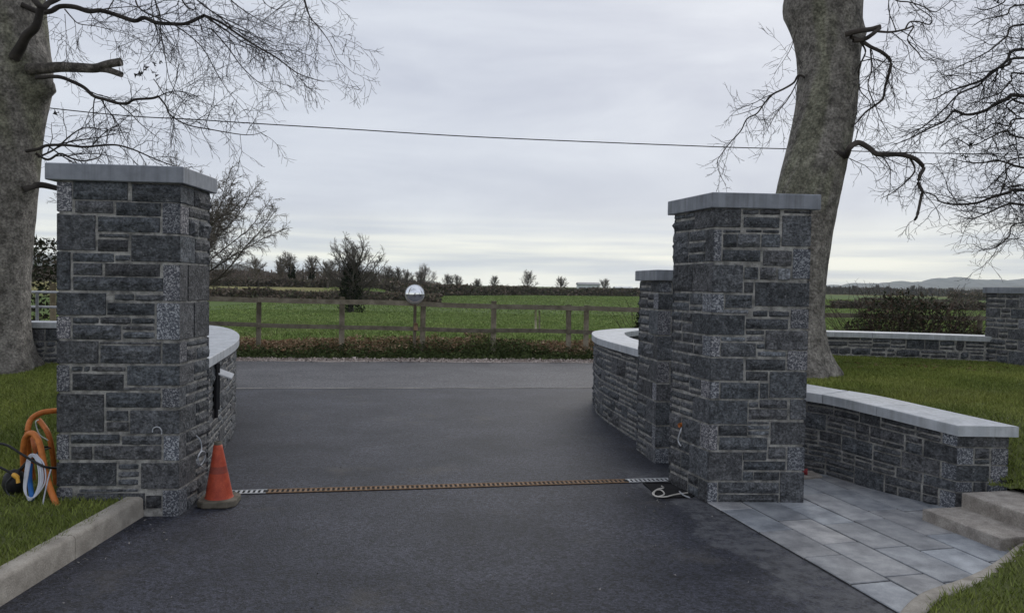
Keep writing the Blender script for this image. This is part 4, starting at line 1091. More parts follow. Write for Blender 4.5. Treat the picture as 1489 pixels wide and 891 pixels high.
def trunk_mesh(centres, seed, flare=(), roots=5, lumps=()):
    """centres: list of (x,y,z,r) from base up; knobbly bark relief, buttress roots, burls"""
    C = np.array(centres, float); n = 110; k = 64
    t = np.linspace(0, 1, n); zz_ = C[0, 2] + (C[-1, 2] - C[0, 2]) * t
    idx = C[:, 2]
    x = np.interp(zz_, idx, C[:, 0]); y = np.interp(zz_, idx, C[:, 1]); r = np.interp(zz_, idx, C[:, 3])
    ker = np.array([1, 2, 3, 2, 1]) / 9
    for a in (x, y, r): a[2:-2] = np.convolve(a, ker, 'valid')
    th = np.linspace(0, 2 * math.pi, k + 1)
    TH, Z = np.meshgrid(th, zz_); Rr = np.repeat(r[:, None], k + 1, 1)
    cx_ = np.cos(TH) * 1.3; sy_ = np.sin(TH) * 1.3
    rel = .07 * (fbm(cx_ + 3 + Z * .35, sy_ + 7 - Z * .3, seed, 3) - .45) + .030 * (fbm(cx_ * 5 + Z * 2, sy_ * 5 - Z * 5, seed + 4, 3) - .45) + .016 * (fbm(cx_ * 2.5, Z * 16 + sy_, seed + 14, 3) - .45)
    h = (Z - zz_[0])
    fl = np.exp(-np.maximum(h - .25, 0) / .28) * (.30 + .34 * np.abs(np.sin(TH * roots / 2 + seed)) ** 1.2)
    Rr = Rr * (1 + rel + fl * .75)
    for lz, la, lr_, amp in lumps:
        dth = np.angle(np.exp(1j * (TH - la))); g = np.exp(-((Z - lz) / lr_) ** 2 - (dth * .42 / lr_) ** 2); Rr = Rr + amp * g * (1 + .5 * (fbm(cx_ * 6, Z * 9, seed + 8, 2) - .4))
    X = x[:, None] + Rr * np.cos(TH); Y = y[:, None] + Rr * np.sin(TH)
    X[:, -1] = X[:, 0]; Y[:, -1] = Y[:, 0]
    # lichen-pale and mossy mottling of the bark itself
    q = fbm(cx_ * 3 + 9, Z * 3.2 + sy_, seed + 6, 4); gmoss = sstep(.48, .62, fbm(cx_ * 1.5 + 2, Z * 1.1 + sy_, seed + 9, 3))
    base = .78 + .5 * q
    col = np.stack([base * (1 - .12 * gmoss), base * (1 - .07 * gmoss), base * (1 - .22 * gmoss)], -1)
    m = MB(); m.grid(np.stack([X, Y, Z], -1), 0, col, True)
    return m
def tree_root(name, loc, label, cat='tree', group=None): return empty(name, loc, label, cat, group)

# left beech
rs = np.random.RandomState(4)
DLT = 10.4
tl = [(-22, 560, 52), (-18, 530, 50), (-16, 470, 49), (-14, 400, 50), (-12, 345, 52), (-12, 276, 57), (-8, 224, 58), (-6, 196, 58), (0, 143, 62), (2, 110, 64), (2, 89, 62), (2, 52, 59), (0, 18, 58), (-2, -20, 57), (-10, -120, 52), (-20, -300, 44), (-30, -520, 34)]
C = []
for x, y, r in tl:
    p = atd(x, y, DLT); C.append((p[0], p[1], p[2], r * DLT / F0))
C[0] = (C[0][0], C[0][1], .15, C[0][3] * 1.05)
zb = lambda y: atd(0, y, DLT)[2]
tm = trunk_mesh(C, 12, roots=5, lumps=[(zb(125), -.15, .13, .17), (zb(133), .0, .09, .08), (zb(92), -.1, .18, .09), (zb(268), -.2, .14, .08)])
rootL = tree_root('beech_tree', (C[0][0], C[0][1], .3), 'big beech trunk filling the left edge, with a sawn forked stub and drooping bare branches')
trk = tm.build('trunk', MAT['bark'])
Z1 = 2.863
def zc(L, sc=Z1, ox=0, oy=0): return [(ox + x / sc, oy + y / sc) for x, y in L]
limbs = []; out = []
CF = [(.15, .95, .8, -.10), (.085, .42, .75, -.05), (.075, .17, .7, -.01)]
def L_(pts, d0, d1, r0, r1, cfg=CF, tmin=.1, sp=True, amp=.10, **kw):
    q = limb_from_px(zc(pts, **kw), d0, d1, r0, r1, rs, amp=amp); limbs.append(q)
    if sp: shoots(out, q[0], q[1], rs, 0, cfg, tmin)
    return q
L_([(90, 20), (160, 50), (210, 48), (250, 28), (310, 30), (370, 48), (420, 45), (490, 65), (560, 88), (600, 75), (650, 95), (710, 100), (770, 100), (830, 75), (850, 65)], DLT - .3, 9.6, .036, .020, tmin=.25)
L_([(850, 65), (920, 95), (1000, 150), (1080, 200), (1150, 240), (1230, 300), (1290, 325), (1350, 342)], 9.6, 9.2, .017, .003)
L_([(850, 65), (930, 120), (1010, 175), (1090, 215), (1140, 260)], 9.6, 9.8, .012, .003)
L_([(900, 60), (965, 110), (1040, 140), (1110, 190), (1180, 225), (1250, 270)], 9.6, 9.9, .010, .002)
L_([(170, 35), (150, 110), (110, 150), (90, 190), (60, 240)], DLT - .75, DLT - .42, .045, .07, sp=False, amp=.0)
L_([(100, -60), (170, 30), (205, 12), (245, -6), (300, -40)], DLT - .6, 10, .04, .03, sp=False)
L_([(150, 325), (240, 320), (300, 340), (350, 365), (390, 400), (440, 415), (490, 430), (530, 430), (560, 415), (630, 410), (660, 402)], DLT - .4, 9.9, .026, .015, tmin=.3)
L_([(660, 402), (690, 440), (710, 480), (780, 520), (880, 540), (1000, 560), (1060, 560), (1110, 545)], 9.9, 9.6, .012, .003)
L_([(660, 402), (720, 380), (790, 390), (850, 420)], 9.9, 9.8, .008, .002)
L_([(490, 430), (540, 470), (590, 520), (640, 560), (690, 600)], 9.9, 9.9, .008, .002)
L_([(430, 420), (440, 470), (455, 520), (470, 545)], 10, 9.9, .007, .002)
L_([(110, 630), (160, 620), (200, 605), (280, 605), (350, 612), (430, 605), (490, 605), (560, 625), (640, 660), (720, 690), (780, 700)], DLT - .2, 10.4, .022, .005)
L_([(160, 655), (230, 620), (300, 560), (360, 530), (440, 545), (520, 540)], DLT, 10.8, .014, .003)
L_([(150, 640), (200, 665), (250, 640), (300, 660), (350, 670), (410, 655), (430, 620)], DLT - .2, 10.6, .018, .006)
L_([(90, 790), (160, 770), (230, 782), (300, 800)], DLT - .2, 10.6, .05, .03, sp=False)
# hanging sprays from the crown above the picture
for pts, r in (([(620, -120), (645, 0), (665, 60), (668, 130), (680, 190), (690, 250), (705, 330), (740, 400), (760, 450)], .012), ([(560, -60), (570, 20), (620, 60), (700, 90), (790, 150), (850, 210), (900, 300), (950, 380), (1000, 440), (1040, 490)], .012),
               ([(770, -60), (820, 0), (900, 60), (1000, 110), (1100, 170), (1180, 210)], .012), ([(1230, -100), (1265, 0), (1290, 70), (1340, 130), (1380, 190), (1410, 250), (1480, 312)], .010), ([(1250, -80), (1275, 20), (1300, 100), (1312, 145)], .007),
               ([(900, -80), (960, 0), (1040, 60), (1130, 110), (1200, 140)], .010), ([(270, 40), (300, 75), (330, 100), (400, 110), (480, 130), (560, 150)], .009), ([(880, 120), (950, 200), (1000, 270), (1060, 330), (1120, 370), (1190, 400)], .009),
               ([(640, 330), (700, 400), (740, 300), (700, 250), (660, 180)], .006), ([(270, 60), (275, 140), (276, 240)], .004), ([(1080, -20), (1110, 20), (1150, 40), (1200, 25)], .006), ([(740, -40), (770, 20), (800, 40), (830, 30)], .014)):
    L_(pts, 9.8, 9.3, r, .002)
limb_o = build_tubes('limbs', limbs, 8, MAT['twig'], col=(1.15, 1.1, 1.05))
tw = build_tubes('twigs', out, 3, MAT['twig']); tw['kind'] = 'stuff'
# forked sawn stub
m = MB(); a = crom([atd(x / Z1, y / Z1, DLT - .3 - i * .05) for i, (x, y) in enumerate([(120, 290), (190, 285), (250, 280), (320, 282), (390, 285), (430, 278)])], 5)
m.tube(a, np.linspace(.075, .055, len(a)), 12, 0, (.62, .6, .6))
b = crom([atd(x / Z1, y / Z1, DLT - .55) for x, y in [(400, 284), (450, 268), (505, 258)]], 5); m.tube(b, np.linspace(.05, .052, len(b)), 12, 0, (.62, .6, .6))
b = crom([atd(x / Z1, y / Z1, DLT - .53) for x, y in [(400, 286), (450, 292), (508, 312)]], 5); m.tube(b, np.linspace(.045, .036, len(b)), 12, 0, (.62, .6, .6))
stub = m.build('sawn_stub', MAT['bark'])
def leaves(n, centre, spread, size, rs, colr, name, parent_root):
    c = np.array(centre) + rs.normal(size=(n, 3)) * spread; V = c[:, None, :] + rs.normal(size=(n, 3, 3)) * size
    o = fast_faces(name, V, 3, np.array(colr)[None] * rs.uniform(.7, 1.3, (n, 1)), MAT['leaf']); return o
lf = [atd(x / Z1, y / Z1, 9.7) for x, y in ((570, 316), (585, 305), (607, 290), (640, 262), (667, 257), (640, 295), (655, 325), (210, 460), (225, 465), (240, 472), (610, 285), (585, 310), (648, 272))]
V = np.concatenate([np.array(c)[None, None] + rs.normal(size=(3, 3, 3)) * .022 for c in lf]); lo = fast_faces('dead_leaves', V, 3, np.full((len(V), 3), .05), MAT['leaf'])
adopt(rootL, trk, limb_o, tw, stub, lo)

# right beech
rs = np.random.RandomState(9); DRT = 9.75
tr = [(1146, 560, 54), (1148, 535, 49), (1151, 500, 44), (1152, 449, 43), (1157, 394, 43.5), (1165, 335, 44.5), (1174, 285, 46), (1183, 244, 45.5), (1193, 201, 44.5), (1201, 158, 43.5), (1205, 108, 43.5), (1204, 68, 46), (1201, 41, 50), (1196, 18, 56), (1198, 0, 56), (1199, -30, 56), (1204, -100, 54), (1215, -260, 45), (1225, -480, 34)]
C = []
for x, y, r in tr:
    p = atd(x, y, DRT + (250 - y) * .0008); C.append((p[0], p[1], p[2], r * DRT / F0 * .975))
C[0] = (C[0][0], C[0][1], .40, C[0][3])
zb = lambda y: atd(1200, y, DRT)[2]
tm = trunk_mesh(C, 31, roots=6, lumps=[(zb(12), 3.2, .2, .05), (zb(48), -.4, .12, .06), (zb(226), -.9, .10, .05)])
rootR = tree_root('beech_tree', (C[0][0], C[0][1], .55), 'leaning grey-brown beech trunk rising behind the tall right pillar, with gnarled bare branches')
trk = tm.build('trunk', MAT['bark'])
limbs = []; out = []
KW = dict(sc=2.785, ox=1000, oy=0)
CR_ = [(.12, .66, .8, -.08), (.09, .34, .8, -.03), (.075, .15, .75, 0)]
def M_(pts, d0, d1, r0, r1, **k):
    kk = dict(KW); kk.update(k); return L_(pts, d0, d1, r0, r1, cfg=kk.pop('cfg', CR_), **kk)
q = DRT - .35
M_([(640, 140), (695, 125), (740, 120), (780, 108)], q, q, .034, .028, sp=False)
M_([(670, 165), (715, 160), (750, 138), (778, 115)], q, q, .03, .022, sp=False)
M_([(750, 125), (790, 130), (830, 130), (880, 120), (915, 108), (890, 160), (930, 210), (960, 245), (1000, 232)], q, 9.3, .016, .004)
M_([(880, 120), (900, 90), (940, 90), (980, 100), (985, 70), (930, 30), (900, 0), (850, -30)], q, 9.5, .010, .004)
M_([(660, 150), (700, 165), (740, 190), (790, 215), (822, 250), (815, 300), (800, 350), (790, 400), (755, 430), (720, 455), (690, 490), (665, 515)], q, 9.5, .026, .008)
M_([(700, 170), (720, 210), (700, 260), (690, 310), (700, 370), (740, 420), (720, 500), (705, 550)], q, 9.7, .012, .003)
M_([(740, 200), (745, 280), (730, 350), (760, 430), (790, 500), (830, 560)], 9.5, 9.3, .010, .003)
M_([(520, 600), (590, 615), (640, 632), (655, 600), (690, 578), (735, 600), (770, 625), (850, 625), (900, 635), (930, 650), (955, 680), (940, 710), (935, 745), (950, 775), (945, 800), (930, 870), (920, 890)], DRT - .3, 9.0, .040, .014)
M_([(900, 640), (920, 690), (880, 740), (830, 780), (780, 805)], 9.2, 9.0, .014, .003)
M_([(560, 350), (500, 330), (452, 305), (430, 335), (390, 360), (340, 385), (310, 420), (280, 460), (240, 482), (215, 530), (170, 580), (140, 620), (120, 655), (130, 705), (155, 750)], DRT, 9.6, .016, .003, tmin=.25)
M_([(452, 310), (430, 360), (400, 410), (360, 460), (330, 510), (300, 560)], DRT, 9.9, .009, .002)
M_([(300, 430), (250, 450), (200, 465), (170, 470)], 9.8, 9.7, .006, .002)
M_([(440, 120), (420, 190), (395, 235), (350, 300)], DRT + .1, 10, .006, .002)
M_([(780, -60), (840, 0), (900, 10), (960, 30), (1000, 50), (1060, 10), (1085, -20)], 9.5, 9.1, .010, .003)
M_([(700, 250), (760, 240), (830, 270), (900, 300), (940, 280)], 9.5, 9.2, .007, .002)
limb_o = build_tubes('limbs', limbs, 8, MAT['twig'], col=(1.5, 1.4, 1.3)); tw = build_tubes('twigs', out, 3, MAT['twig']); tw['kind'] = 'stuff'
adopt(rootR, trk, limb_o, tw)

# third tree: trunk just outside the right edge, long arching boughs reaching in
rs = np.random.RandomState(15)
limbs = []; out = []
CX = [(.12, .9, .8, -.03), (.09, .42, .85, -.01), (.08, .17, .8, .01)]
tb = atd(1790, 480, 10.8)
limbsrc = [([(1362, 200), (1290, 250), (1200, 320), (1120, 350), (1060, 370), (1000, 400), (960, 405)], .022), ([(1362, 235), (1300, 262), (1230, 290), (1180, 345), (1100, 380), (1040, 440), (960, 510), (900, 540), (860, 560)], .018),
 ([(1362, 390), (1300, 400), (1250, 420), (1200, 450), (1130, 465), (1080, 450), (1040, 490), (1000, 510), (930, 545), (880, 570), (820, 590)], .026), ([(1362, 300), (1310, 330), (1260, 380), (1200, 400), (1130, 440)], .012),
 ([(1362, 680), (1310, 665), (1250, 650), (1190, 660), (1120, 655), (1060, 640)], .016), ([(1362, 770), (1300, 780), (1230, 800), (1170, 822), (1080, 828), (1020, 815), (1000, 792), (945, 775)], .024),
 ([(1362, 100), (1290, 150), (1230, 200), (1180, 230), (1100, 270), (1040, 290)], .014), ([(1362, 20), (1290, 60), (1200, 80), (1150, 110)], .012), ([(1362, 830), (1290, 830), (1220, 860), (1150, 885), (1080, 870)], .018),
 ([(1362, 560), (1290, 530), (1220, 560), (1150, 590), (1080, 560), (1020, 600)], .012), ([(1362, 480), (1300, 510), (1240, 500), (1180, 540), (1100, 550)], .012), ([(1362, -60), (1280, 10), (1210, 40), (1160, 30)], .012),
 ([(1340, 640), (1290, 720), (1265, 790), (1290, 740), (1330, 740)], .010), ([(1362, 900), (1300, 960), (1250, 1000), (1200, 1010), (1160, 990)], .010), ([(1362, 420), (1330, 400), (1290, 430), (1330, 470), (1300, 520), (1250, 560)], .014)]
for i, (pts, r) in enumerate(limbsrc):
    d0 = 10.2 + rs.uniform(-.5, .4); d1 = 9.6 + rs.uniform(-.5, .5)
    P = np.array([atd(1000 + x / 2.785, y / 2.785, d0 + (d1 - d0) * j / (len(pts) - 1) + rs.uniform(-.1, .1)) for j, (x, y) in enumerate(pts)])
    h = tb.copy(); h[2] = P[0][2] - rs.uniform(.2, .9); h[2] = max(2.2, h[2])
    mid = (h + P[0]) / 2 + np.array([0, 0, .15]); P = np.vstack([h, mid, P]); P = crom(P, 5)
    rr4 = np.concatenate([np.linspace(r * 2.2, r, 10), np.linspace(r, .004, len(P) - 10)])
    limbs.append((P, rr4)); shoots(out, P, rr4, rs, 0, CX, .3)
trk = trunk_mesh([(tb[0], tb[1], .3, .42), (tb[0], tb[1], 1.2, .34), (tb[0] - .05, tb[1], 4, .30), (tb[0] + .1, tb[1], 7.5, .22)], 41).build('trunk', MAT['bark'])
rootT = tree_root('bare_tree', (tb[0], tb[1], .5), 'tree whose long bare arching branches reach in from the right edge against the sky')
V = np.concatenate([atd(1000 + x / 2.785, y / 2.785, 9.6)[None, None] + rs.normal(size=(3, 3, 3)) * .02 for x, y in ((1140, 600), (1148, 595), (1130, 630), (1120, 630), (1250, 5), (1256, 12), (1210, 40))])
lo = fast_faces('dead_leaves', V, 3, np.full((len(V), 3), .03), MAT['leaf'])
tw = build_tubes('twigs', out, 3, MAT['twig']); tw['kind'] = 'stuff'
adopt(rootT, trk, build_tubes('limbs', limbs, 8, MAT['twig'], col=(1.2, 1.15, 1.1)), tw, lo)
print('near twigs', len(out))

# generic bare field tree, built at unit height 1 then scaled in metres
def bare_tree(H, spread, seed, trunk_r, depth=4, fork=.22, nb=14, fine=.01, droop=.0, up=.35, dens=1.0):
    """trunk, fan of rising limbs that fill a rounded crown, then side shoots of two or three orders"""
    rs = np.random.RandomState(seed); big = []; small = []
    tk = walk(np.array([0, 0, -.2]), np.array([rs.uniform(-.05, .05), 0, 1.0]), H * .80, trunk_r, trunk_r * .22, rs, 10, .05, .05); big.append(tk)
    TW[0] = fine
    cfg = [(.040 * H / dens, .26 * H, .62, .03 - droop), (.030 * H / dens, .12 * H, .60, .01 - droop), (.024 * H / dens, .06 * H, .6, .0)][:depth - 1]
    for i in range(nb):
        t = fork + (1 - fork) * ((i + rs.rand()) / nb) ** .9 * .98
        j = t * 9; a = int(min(j, 8)); p = tk[0][a] + (tk[0][a + 1] - tk[0][a]) * (j - a)
        az = i * 2.4 + rs.uniform(-.4, .4); el = R(rs.uniform(12, 38)) + t * R(38)
        d = np.array([math.cos(az) * math.cos(el), math.sin(az) * math.cos(el), math.sin(el)])
        L = H * (.50 * spread * math.sqrt(max(.08, 1 - ((t - .36) / .66) ** 2))) * rs.uniform(.8, 1.12) + (.1 * H * t)
        q = walk(p, d, L, trunk_r * (.48 - .26 * t), fine * 1.5, rs, 9, .10, .07 - droop, .05)
        big.append(q); shoots(small, q[0], q[1], rs, 0, cfg, .16)
    shoots(small, tk[0][5:], tk[1][5:], rs, 0, cfg, .1)
    TW[0] = .0024
    top = max(q[0][:, 2].max() for q in big + small); s_ = H / top
    return [(a * s_, b) for a, b in big], [(a * s_, b) for a, b in small]
def ivy_verts(n, H, r, rs, size, low=0.0):
    z = low + rs.rand(n) ** .8 * (H - low); a = rs.rand(n) * 2 * math.pi; rr5 = r * (1.1 - .5 * z / H) * (.4 + .6 * rs.rand(n)) * (.8 + .5 * vnoise(z * 2.0, a, 3))
    c = np.stack([rr5 * np.cos(a), rr5 * np.sin(a), z], -1)
    return c[:, None, :] + rs.normal(size=(n, 3, 3)) * size
def place_tree(px, ytop, dist, seed, label, spread=1.0, ivy=0, depth=4, tr=.12, base=None, group='bare trees beyond the fields', mat='fartwig', nb=13, fine=None, fork=.22, droop=0, dark=1.0, name='bare_tree', ivyh=.6, ivyr=.1, dens=1.0):
    p = atd(px, 430, dist); gzv = base if base is not None else gz(p[0], dist); top = atd(px, ytop, dist)[2]; H = top - gzv
    fine = fine if fine is not None else dist * .00022
    rs_ = np.random.RandomState(seed)
    big, small = bare_tree(H, spread, seed, tr, depth, nb=nb, fine=fine, fork=fork, droop=droop, dens=dens)
    root = empty(name, (p[0], dist, gzv), label, 'tree', group)
    t = build_tubes('trunk', big, 5, MAT[mat], root, col=(dark * .8,) * 3); c = build_tubes('crown', small, 3, MAT[mat], root, col=(dark,) * 3)
    if ivy:
        V = ivy_verts(ivy, H * ivyh, H * ivyr, rs_, dist * .0011); g = rs_.uniform(.6, 1.4, (ivy, 1))
        fast_faces('ivy', V, 3, np.array([[.016, .024, .010]]) * g, MAT['leaf'], root)
    return root
GT = 'bare trees beyond the fields'
# the large one over the road, half hidden by the left pillar
place_tree(276, 214, 25, 83, 'rounded leafless tree showing behind and to the right of the tall left pillar cap', 2.9, depth=4, tr=.09, mat='fartwig', nb=36, fine=.0058, group=None, dark=1.0, droop=.055, dens=1.3, fork=.36)
place_tree(511, 338, 66, 5, 'largest bare field tree, its trunk clad in dark ivy, left of the mirror', 1.45, ivy=3600, depth=4, tr=.26, nb=26, fine=.013, fork=.16, group=None, ivyh=.62, ivyr=.15, dark=.8)
specs = [(372, 370, 150, 1, 0, 'small pale bare tree nearest the tall left pillar on the far rise'), (424, 364, 135, 2, 900, 'bare tree with an ivy-dark stem, second out from the tall left pillar'), (408, 374, 140, 12, 0, 'low twiggy bare tree pressed against the left of the ivy-stemmed tree'),
 (453, 371, 135, 3, 600, 'slim bare tree with ivied stem midway to the largest field tree'), (476, 376, 125, 4, 0, 'bushy bare tree just left of the largest field tree'), (560, 384, 160, 6, 0, 'low bare tree just right of the largest field tree'),
 (574, 386, 160, 7, 0, 'small round bare tree left of the roadside mirror'), (590, 390, 170, 8, 0, 'short bare tree nearest the left of the roadside mirror'), (620, 381, 190, 9, 0, 'fan-shaped bare tree just right of the roadside mirror'),
 (608, 392, 180, 10, 0, 'stubby bare tree directly above the roadside mirror'), (650, 396, 210, 11, 0, 'low thin bare tree second to the right of the mirror'), (664, 398, 210, 13, 0, 'low thin bare tree third to the right of the mirror'),
 (694, 404, 200, 14, 700, 'dark rounded low tree on the hedge line right of the mirror'), (719, 399, 210, 15, 0, 'small upright bare tree left of the lone round tree on the skyline'), (768, 390, 215, 16, 0, 'lone round bare tree standing clear on the middle skyline'),
 (814, 401, 215, 17, 0, 'small bare tree between the lone round tree and the barn'), (879, 404, 225, 18, 0, 'small faint bare tree just right of the barn'), (540, 392, 150, 19, 0, 'dim bare tree low behind the right of the largest field tree')]
for px, yt, d, sdd, iv, lab in specs:
    place_tree(px, yt, d, sdd, lab, 1.0 if px not in (719, 453) else .7, ivy=iv, depth=3, tr=.2, fine=.023, nb=17, dens=1.15, fork=.3, group=GT, dark=1.15)
sk = [(1203, 415, 'leftmost thin skyline tree beside the leaning trunk'), (1213, 416, 'second thin skyline tree from the leaning trunk'), (1222, 417, 'third thin skyline tree from the leaning trunk'), (1235, 416, 'slim skyline tree in a gap right of the leaning trunk'), (1243, 414, 'wide skyline tree right of the leaning trunk'),
 (1275, 413, 'dark broad-crowned skyline tree over the right-hand fields'), (1291, 415, 'narrow skyline tree beside the broad-crowned one'), (1327, 414, 'spreading skyline tree above the bramble bush'), (1338, 415, 'skyline tree touching the spreading one above the bramble bush'), (1352, 417, 'low skyline tree right of the spreading one'),
 (1384, 418, 'round skyline tree above the right end of the bramble bush'), (1400, 420, 'faint skyline tree nearest the end pillar')]
for i, (px, yt, lab) in enumerate(sk):
    place_tree(px, yt, 560 + 14 * (i % 3), 60 + i, lab, 1.2, depth=3, tr=.3, fine=.085, nb=14, group='skyline trees on the right', dark=.8)

# ------------------------------------------------------------------ hedges, woods, hills
def clump_mass(name, path, width, height, n, size, cols, rs, mat='leaf', z_of=gz, hn=None, twigs=.5, seed=1):
    """hedge / scrub: many small faces through a hedge-shaped volume, ragged top"""
    P = np.array(path, float); s = np.concatenate([[0], np.cumsum(np.linalg.norm(np.diff(P, axis=0), axis=1))])
    u = rs.rand(n) * s[-1]; x = np.interp(u, s, P[:, 0]); y = np.interp(u, s, P[:, 1])
    h = height * (.72 + .5 * fbm(u / (height * 2.2), u * 0 + seed, seed, 3))
    t = rs.rand(n) ** .75; wv = (rs.rand(n) - .5) * width * (1.1 - .55 * t ** 2)
    y = y + wv; gzv = terrain_z(x, y)
    z = gzv + t * h - .05 * height
    c = np.stack([x, y, z], -1)
    a = np.array(size) if np.ndim(size) else np.array([size, size, size])
    V = c[:, None, :] + rs.normal(size=(n, 3, 3)) * a * rs.uniform(.5, 1.2, (n, 1, 1))
    cc_ = np.array(cols)[rs.randint(0, len(cols), n)] * rs.uniform(.65, 1.35, (n, 1)) * 1.3
    return fast_faces(name, V, 3, cc_, MAT[mat])
BR = [(.13, .10, .078), (.105, .084, .068), (.16, .125, .095), (.09, .09, .055), (.075, .075, .048)]
DK = [(.095, .080, .064), (.068, .066, .046), (.115, .094, .074)]
def gpx(px, d): return atd(px, 430, d)[:2]
rs = np.random.RandomState(20)
def hedge(pxs, w_, h, n, size, cols, label, seed, kind='hedge'):
    o = clump_mass(kind, [gpx(a, d) for a, d in pxs], w_, h, n, size, cols, rs, seed=seed); return tag(o, label, 'hedge', None)
hedge([(250, 97), (420, 99), (570, 100), (640, 104)], 3.0, 1.55, 26000, .16, BR, 'brown winter hedge at the far left edge of the green field', 1)
hedge([(250, 128), (420, 128), (600, 132)], 3, 1.3, 12000, .2, DK, 'second hedge beyond the straw-coloured strip on the left', 2)
hedge([(560, 150), (640, 170), (760, 205), (900, 222), (1000, 225)], 4, 2.6, 26000, .26, BR, 'long brown hedge across the far end of the green field', 3)
hedge([(1195, 120), (1215, 119)], 2, .3, 400, .15, DK, 'short stub of hedge seen beside the leaning trunk', 4)
hedge([(1212, 116), (1330, 116), (1460, 118), (1600, 120)], 3, 1.2, 15000, .2, DK, 'dark hedge crossing the right-hand field behind the bramble bush', 5)
hedge([(1250, 215), (1330, 213), (1420, 215)], 3, .9, 3500, .22, BR, 'low hedge one field further back on the right', 6)
hedge([(1150, 590), (1330, 590), (1560, 600)], 20, 5.6, 16000, (.5, .5, .9), DK, 'dark hedge of scrub under the right skyline trees', 7)
hedge([(1380, 300), (1440, 300), (1520, 300)], 6, 3.4, 5000, .35, BR, 'brown thicket nearest the end pillar beyond the right-hand field', 8)
# dark trees and shrubs seen between the left trunk and pillar
o = clump_mass('shrub', [(-13.5, 19.5), (-8.6, 19.5)], 2.2, 3.0, 9000, .045, [(.022, .028, .014), (.03, .03, .018), (.045, .038, .028)], rs, seed=9); tag(o, 'tall dark evergreen shrub showing between the left trunk and pillar', 'shrub')
# woods on the rise at the left
o = clump_mass('woodland', [gpx(-100, 190), gpx(200, 190), gpx(330, 185), gpx(450, 180), gpx(560, 185), gpx(640, 200)], 30, 3.6, 60000, (.10, .10, .45), [(.125, .100, .085), (.105, .086, .072), (.14, .115, .098), (.085, .075, .06)], rs, seed=10); o['kind'] = 'stuff'; o['label'] = 'brown leafless woodland on the far left rise'
def hill(name, pts, dist, depth, mat, z0=-3, amp=.9):
    """ridge profile in picture columns -> a real rounded hill"""
    pts = np.array(pts, float); n = 260; px = np.linspace(pts[0, 0], pts[-1, 0], n); yy = np.interp(px, pts[:, 0], pts[:, 1])
    yy = yy - amp * (fbm(px * .09, px * 0, 6, 4) - .5) * 2
    top = np.array([atd(a, b, dist) for a, b in zip(px, yy)])
    rows = []
    for t in np.linspace(-1, 1, 15):
        k = math.cos(t * math.pi / 2) ** 1.2 if abs(t) < 1 else 0
        rows.append(np.stack([top[:, 0] * (1 + t * depth / dist * .3), top[:, 1] + t * depth, z0 + (top[:, 2] - z0) * k], -1))
    m = MB(); m.grid(np.array(rows), 0, (1, 1, 1), True); o = m.build(name, mat); o['kind'] = 'structure'; return o
MAT['hillwood'] = material('hill_scrub', (.05, .05, .04), (.10, .09, .065), .02, .95, attr=False)
hill('hills', [(-300, 372), (-60, 368), (120, 372), (240, 376), (297, 380), (350, 386), (400, 398), (440, 408), (500, 412)], 2300, 500, MAT['hillwood'])
hill('mountains', [(1100, 424), (1170, 419), (1230, 415), (1262, 413), (1285, 409), (1330, 411), (1375, 405), (1395, 403), (1402, 406), (1430, 408), (1489, 406), (1560, 404), (1700, 412), (1800, 420)], 4600, 700, MAT['hillwood'], -10, 6.0)
hill('hills', [(1330, 421), (1400, 418), (1489, 416), (1600, 414), (1750, 412), (1900, 420)], 2600, 500, MAT['hillwood'])

# barn on the skyline and low sheds
def barn(px0, px1, ytop, ybot, dist, label, wallc, roofc, gpt=0, ridge=.35):
    a = atd(px0, ybot, dist); b = atd(px1, ybot, dist); t = atd((px0 + px1) / 2, ytop, dist)[2]; z0_ = gz((a[0] + b[0]) / 2, dist) - .2
    root = empty('barn', ((a[0] + b[0]) / 2, dist, z0_), label, 'barn', None); d_ = 12
    e0 = z0_ + (t - z0_) * (1 - ridge * .55)
    m = MB(); m.prism([(a[0], dist), (b[0], dist), (b[0], dist + d_), (a[0], dist + d_)], z0_, e0, 0); wl = m.build('wall', wallc)
    m = MB(); y0, y1, ym = dist - .5, dist + d_ + .5, dist + d_ / 2
    x0, x1 = a[0] - .4, b[0] + .4
    V = [(x0, y0, e0 - .1), (x1, y0, e0 - .1), (x1, ym, t), (x0, ym, t), (x0, y1, e0 - .1), (x1, y1, e0 - .1), (x0, y0, e0 - .25), (x1, y0, e0 - .25), (x1, y1, e0 - .25), (x0, y1, e0 - .25)]
    m.add(V, [[0, 1, 2, 3], [3, 2, 5, 4], [0, 3, 4, 9, 6], [1, 7, 8, 5, 2], [0, 6, 7, 1], [4, 5, 8, 9], [6, 9, 8, 7]]); rf = m.build('roof', roofc)
    n = 5; wd = (b[0] - a[0]); drs = []
    for i in range(n):
        m = MB(); xx = a[0] + wd * (i + .25) / n; m.prism([(xx, dist - .06), (xx + wd / n * .5, dist - .06), (xx + wd / n * .5, dist - .01), (xx, dist - .01)], z0_, z0_ + (e0 - z0_) * .6); drs.append(m.build('door', roofc))
    adopt(root, wl, rf, *drs); return root
MAT['barnroof'] = material('barn_roof', (.10, .11, .13), (.15, .16, .18), .5, .6)
MAT['barnwall'] = material('barn_wall', (.55, .57, .58), (.68, .70, .71), .5, .7)
MAT['shedroof'] = material('pale_shed_roof', (.42, .44, .46), (.52, .54, .56), .5, .6)
barn(841, 872, 410.5, 419, 420, 'pale grey barn with a dark roof on the skyline left of the shorter pillar', MAT['barnwall'], MAT['barnroof'])
barn(896, 920, 416.5, 420, 430, 'low pale shed just left of the shorter pillar on the skyline', MAT['hillwood'], MAT['shedroof'])

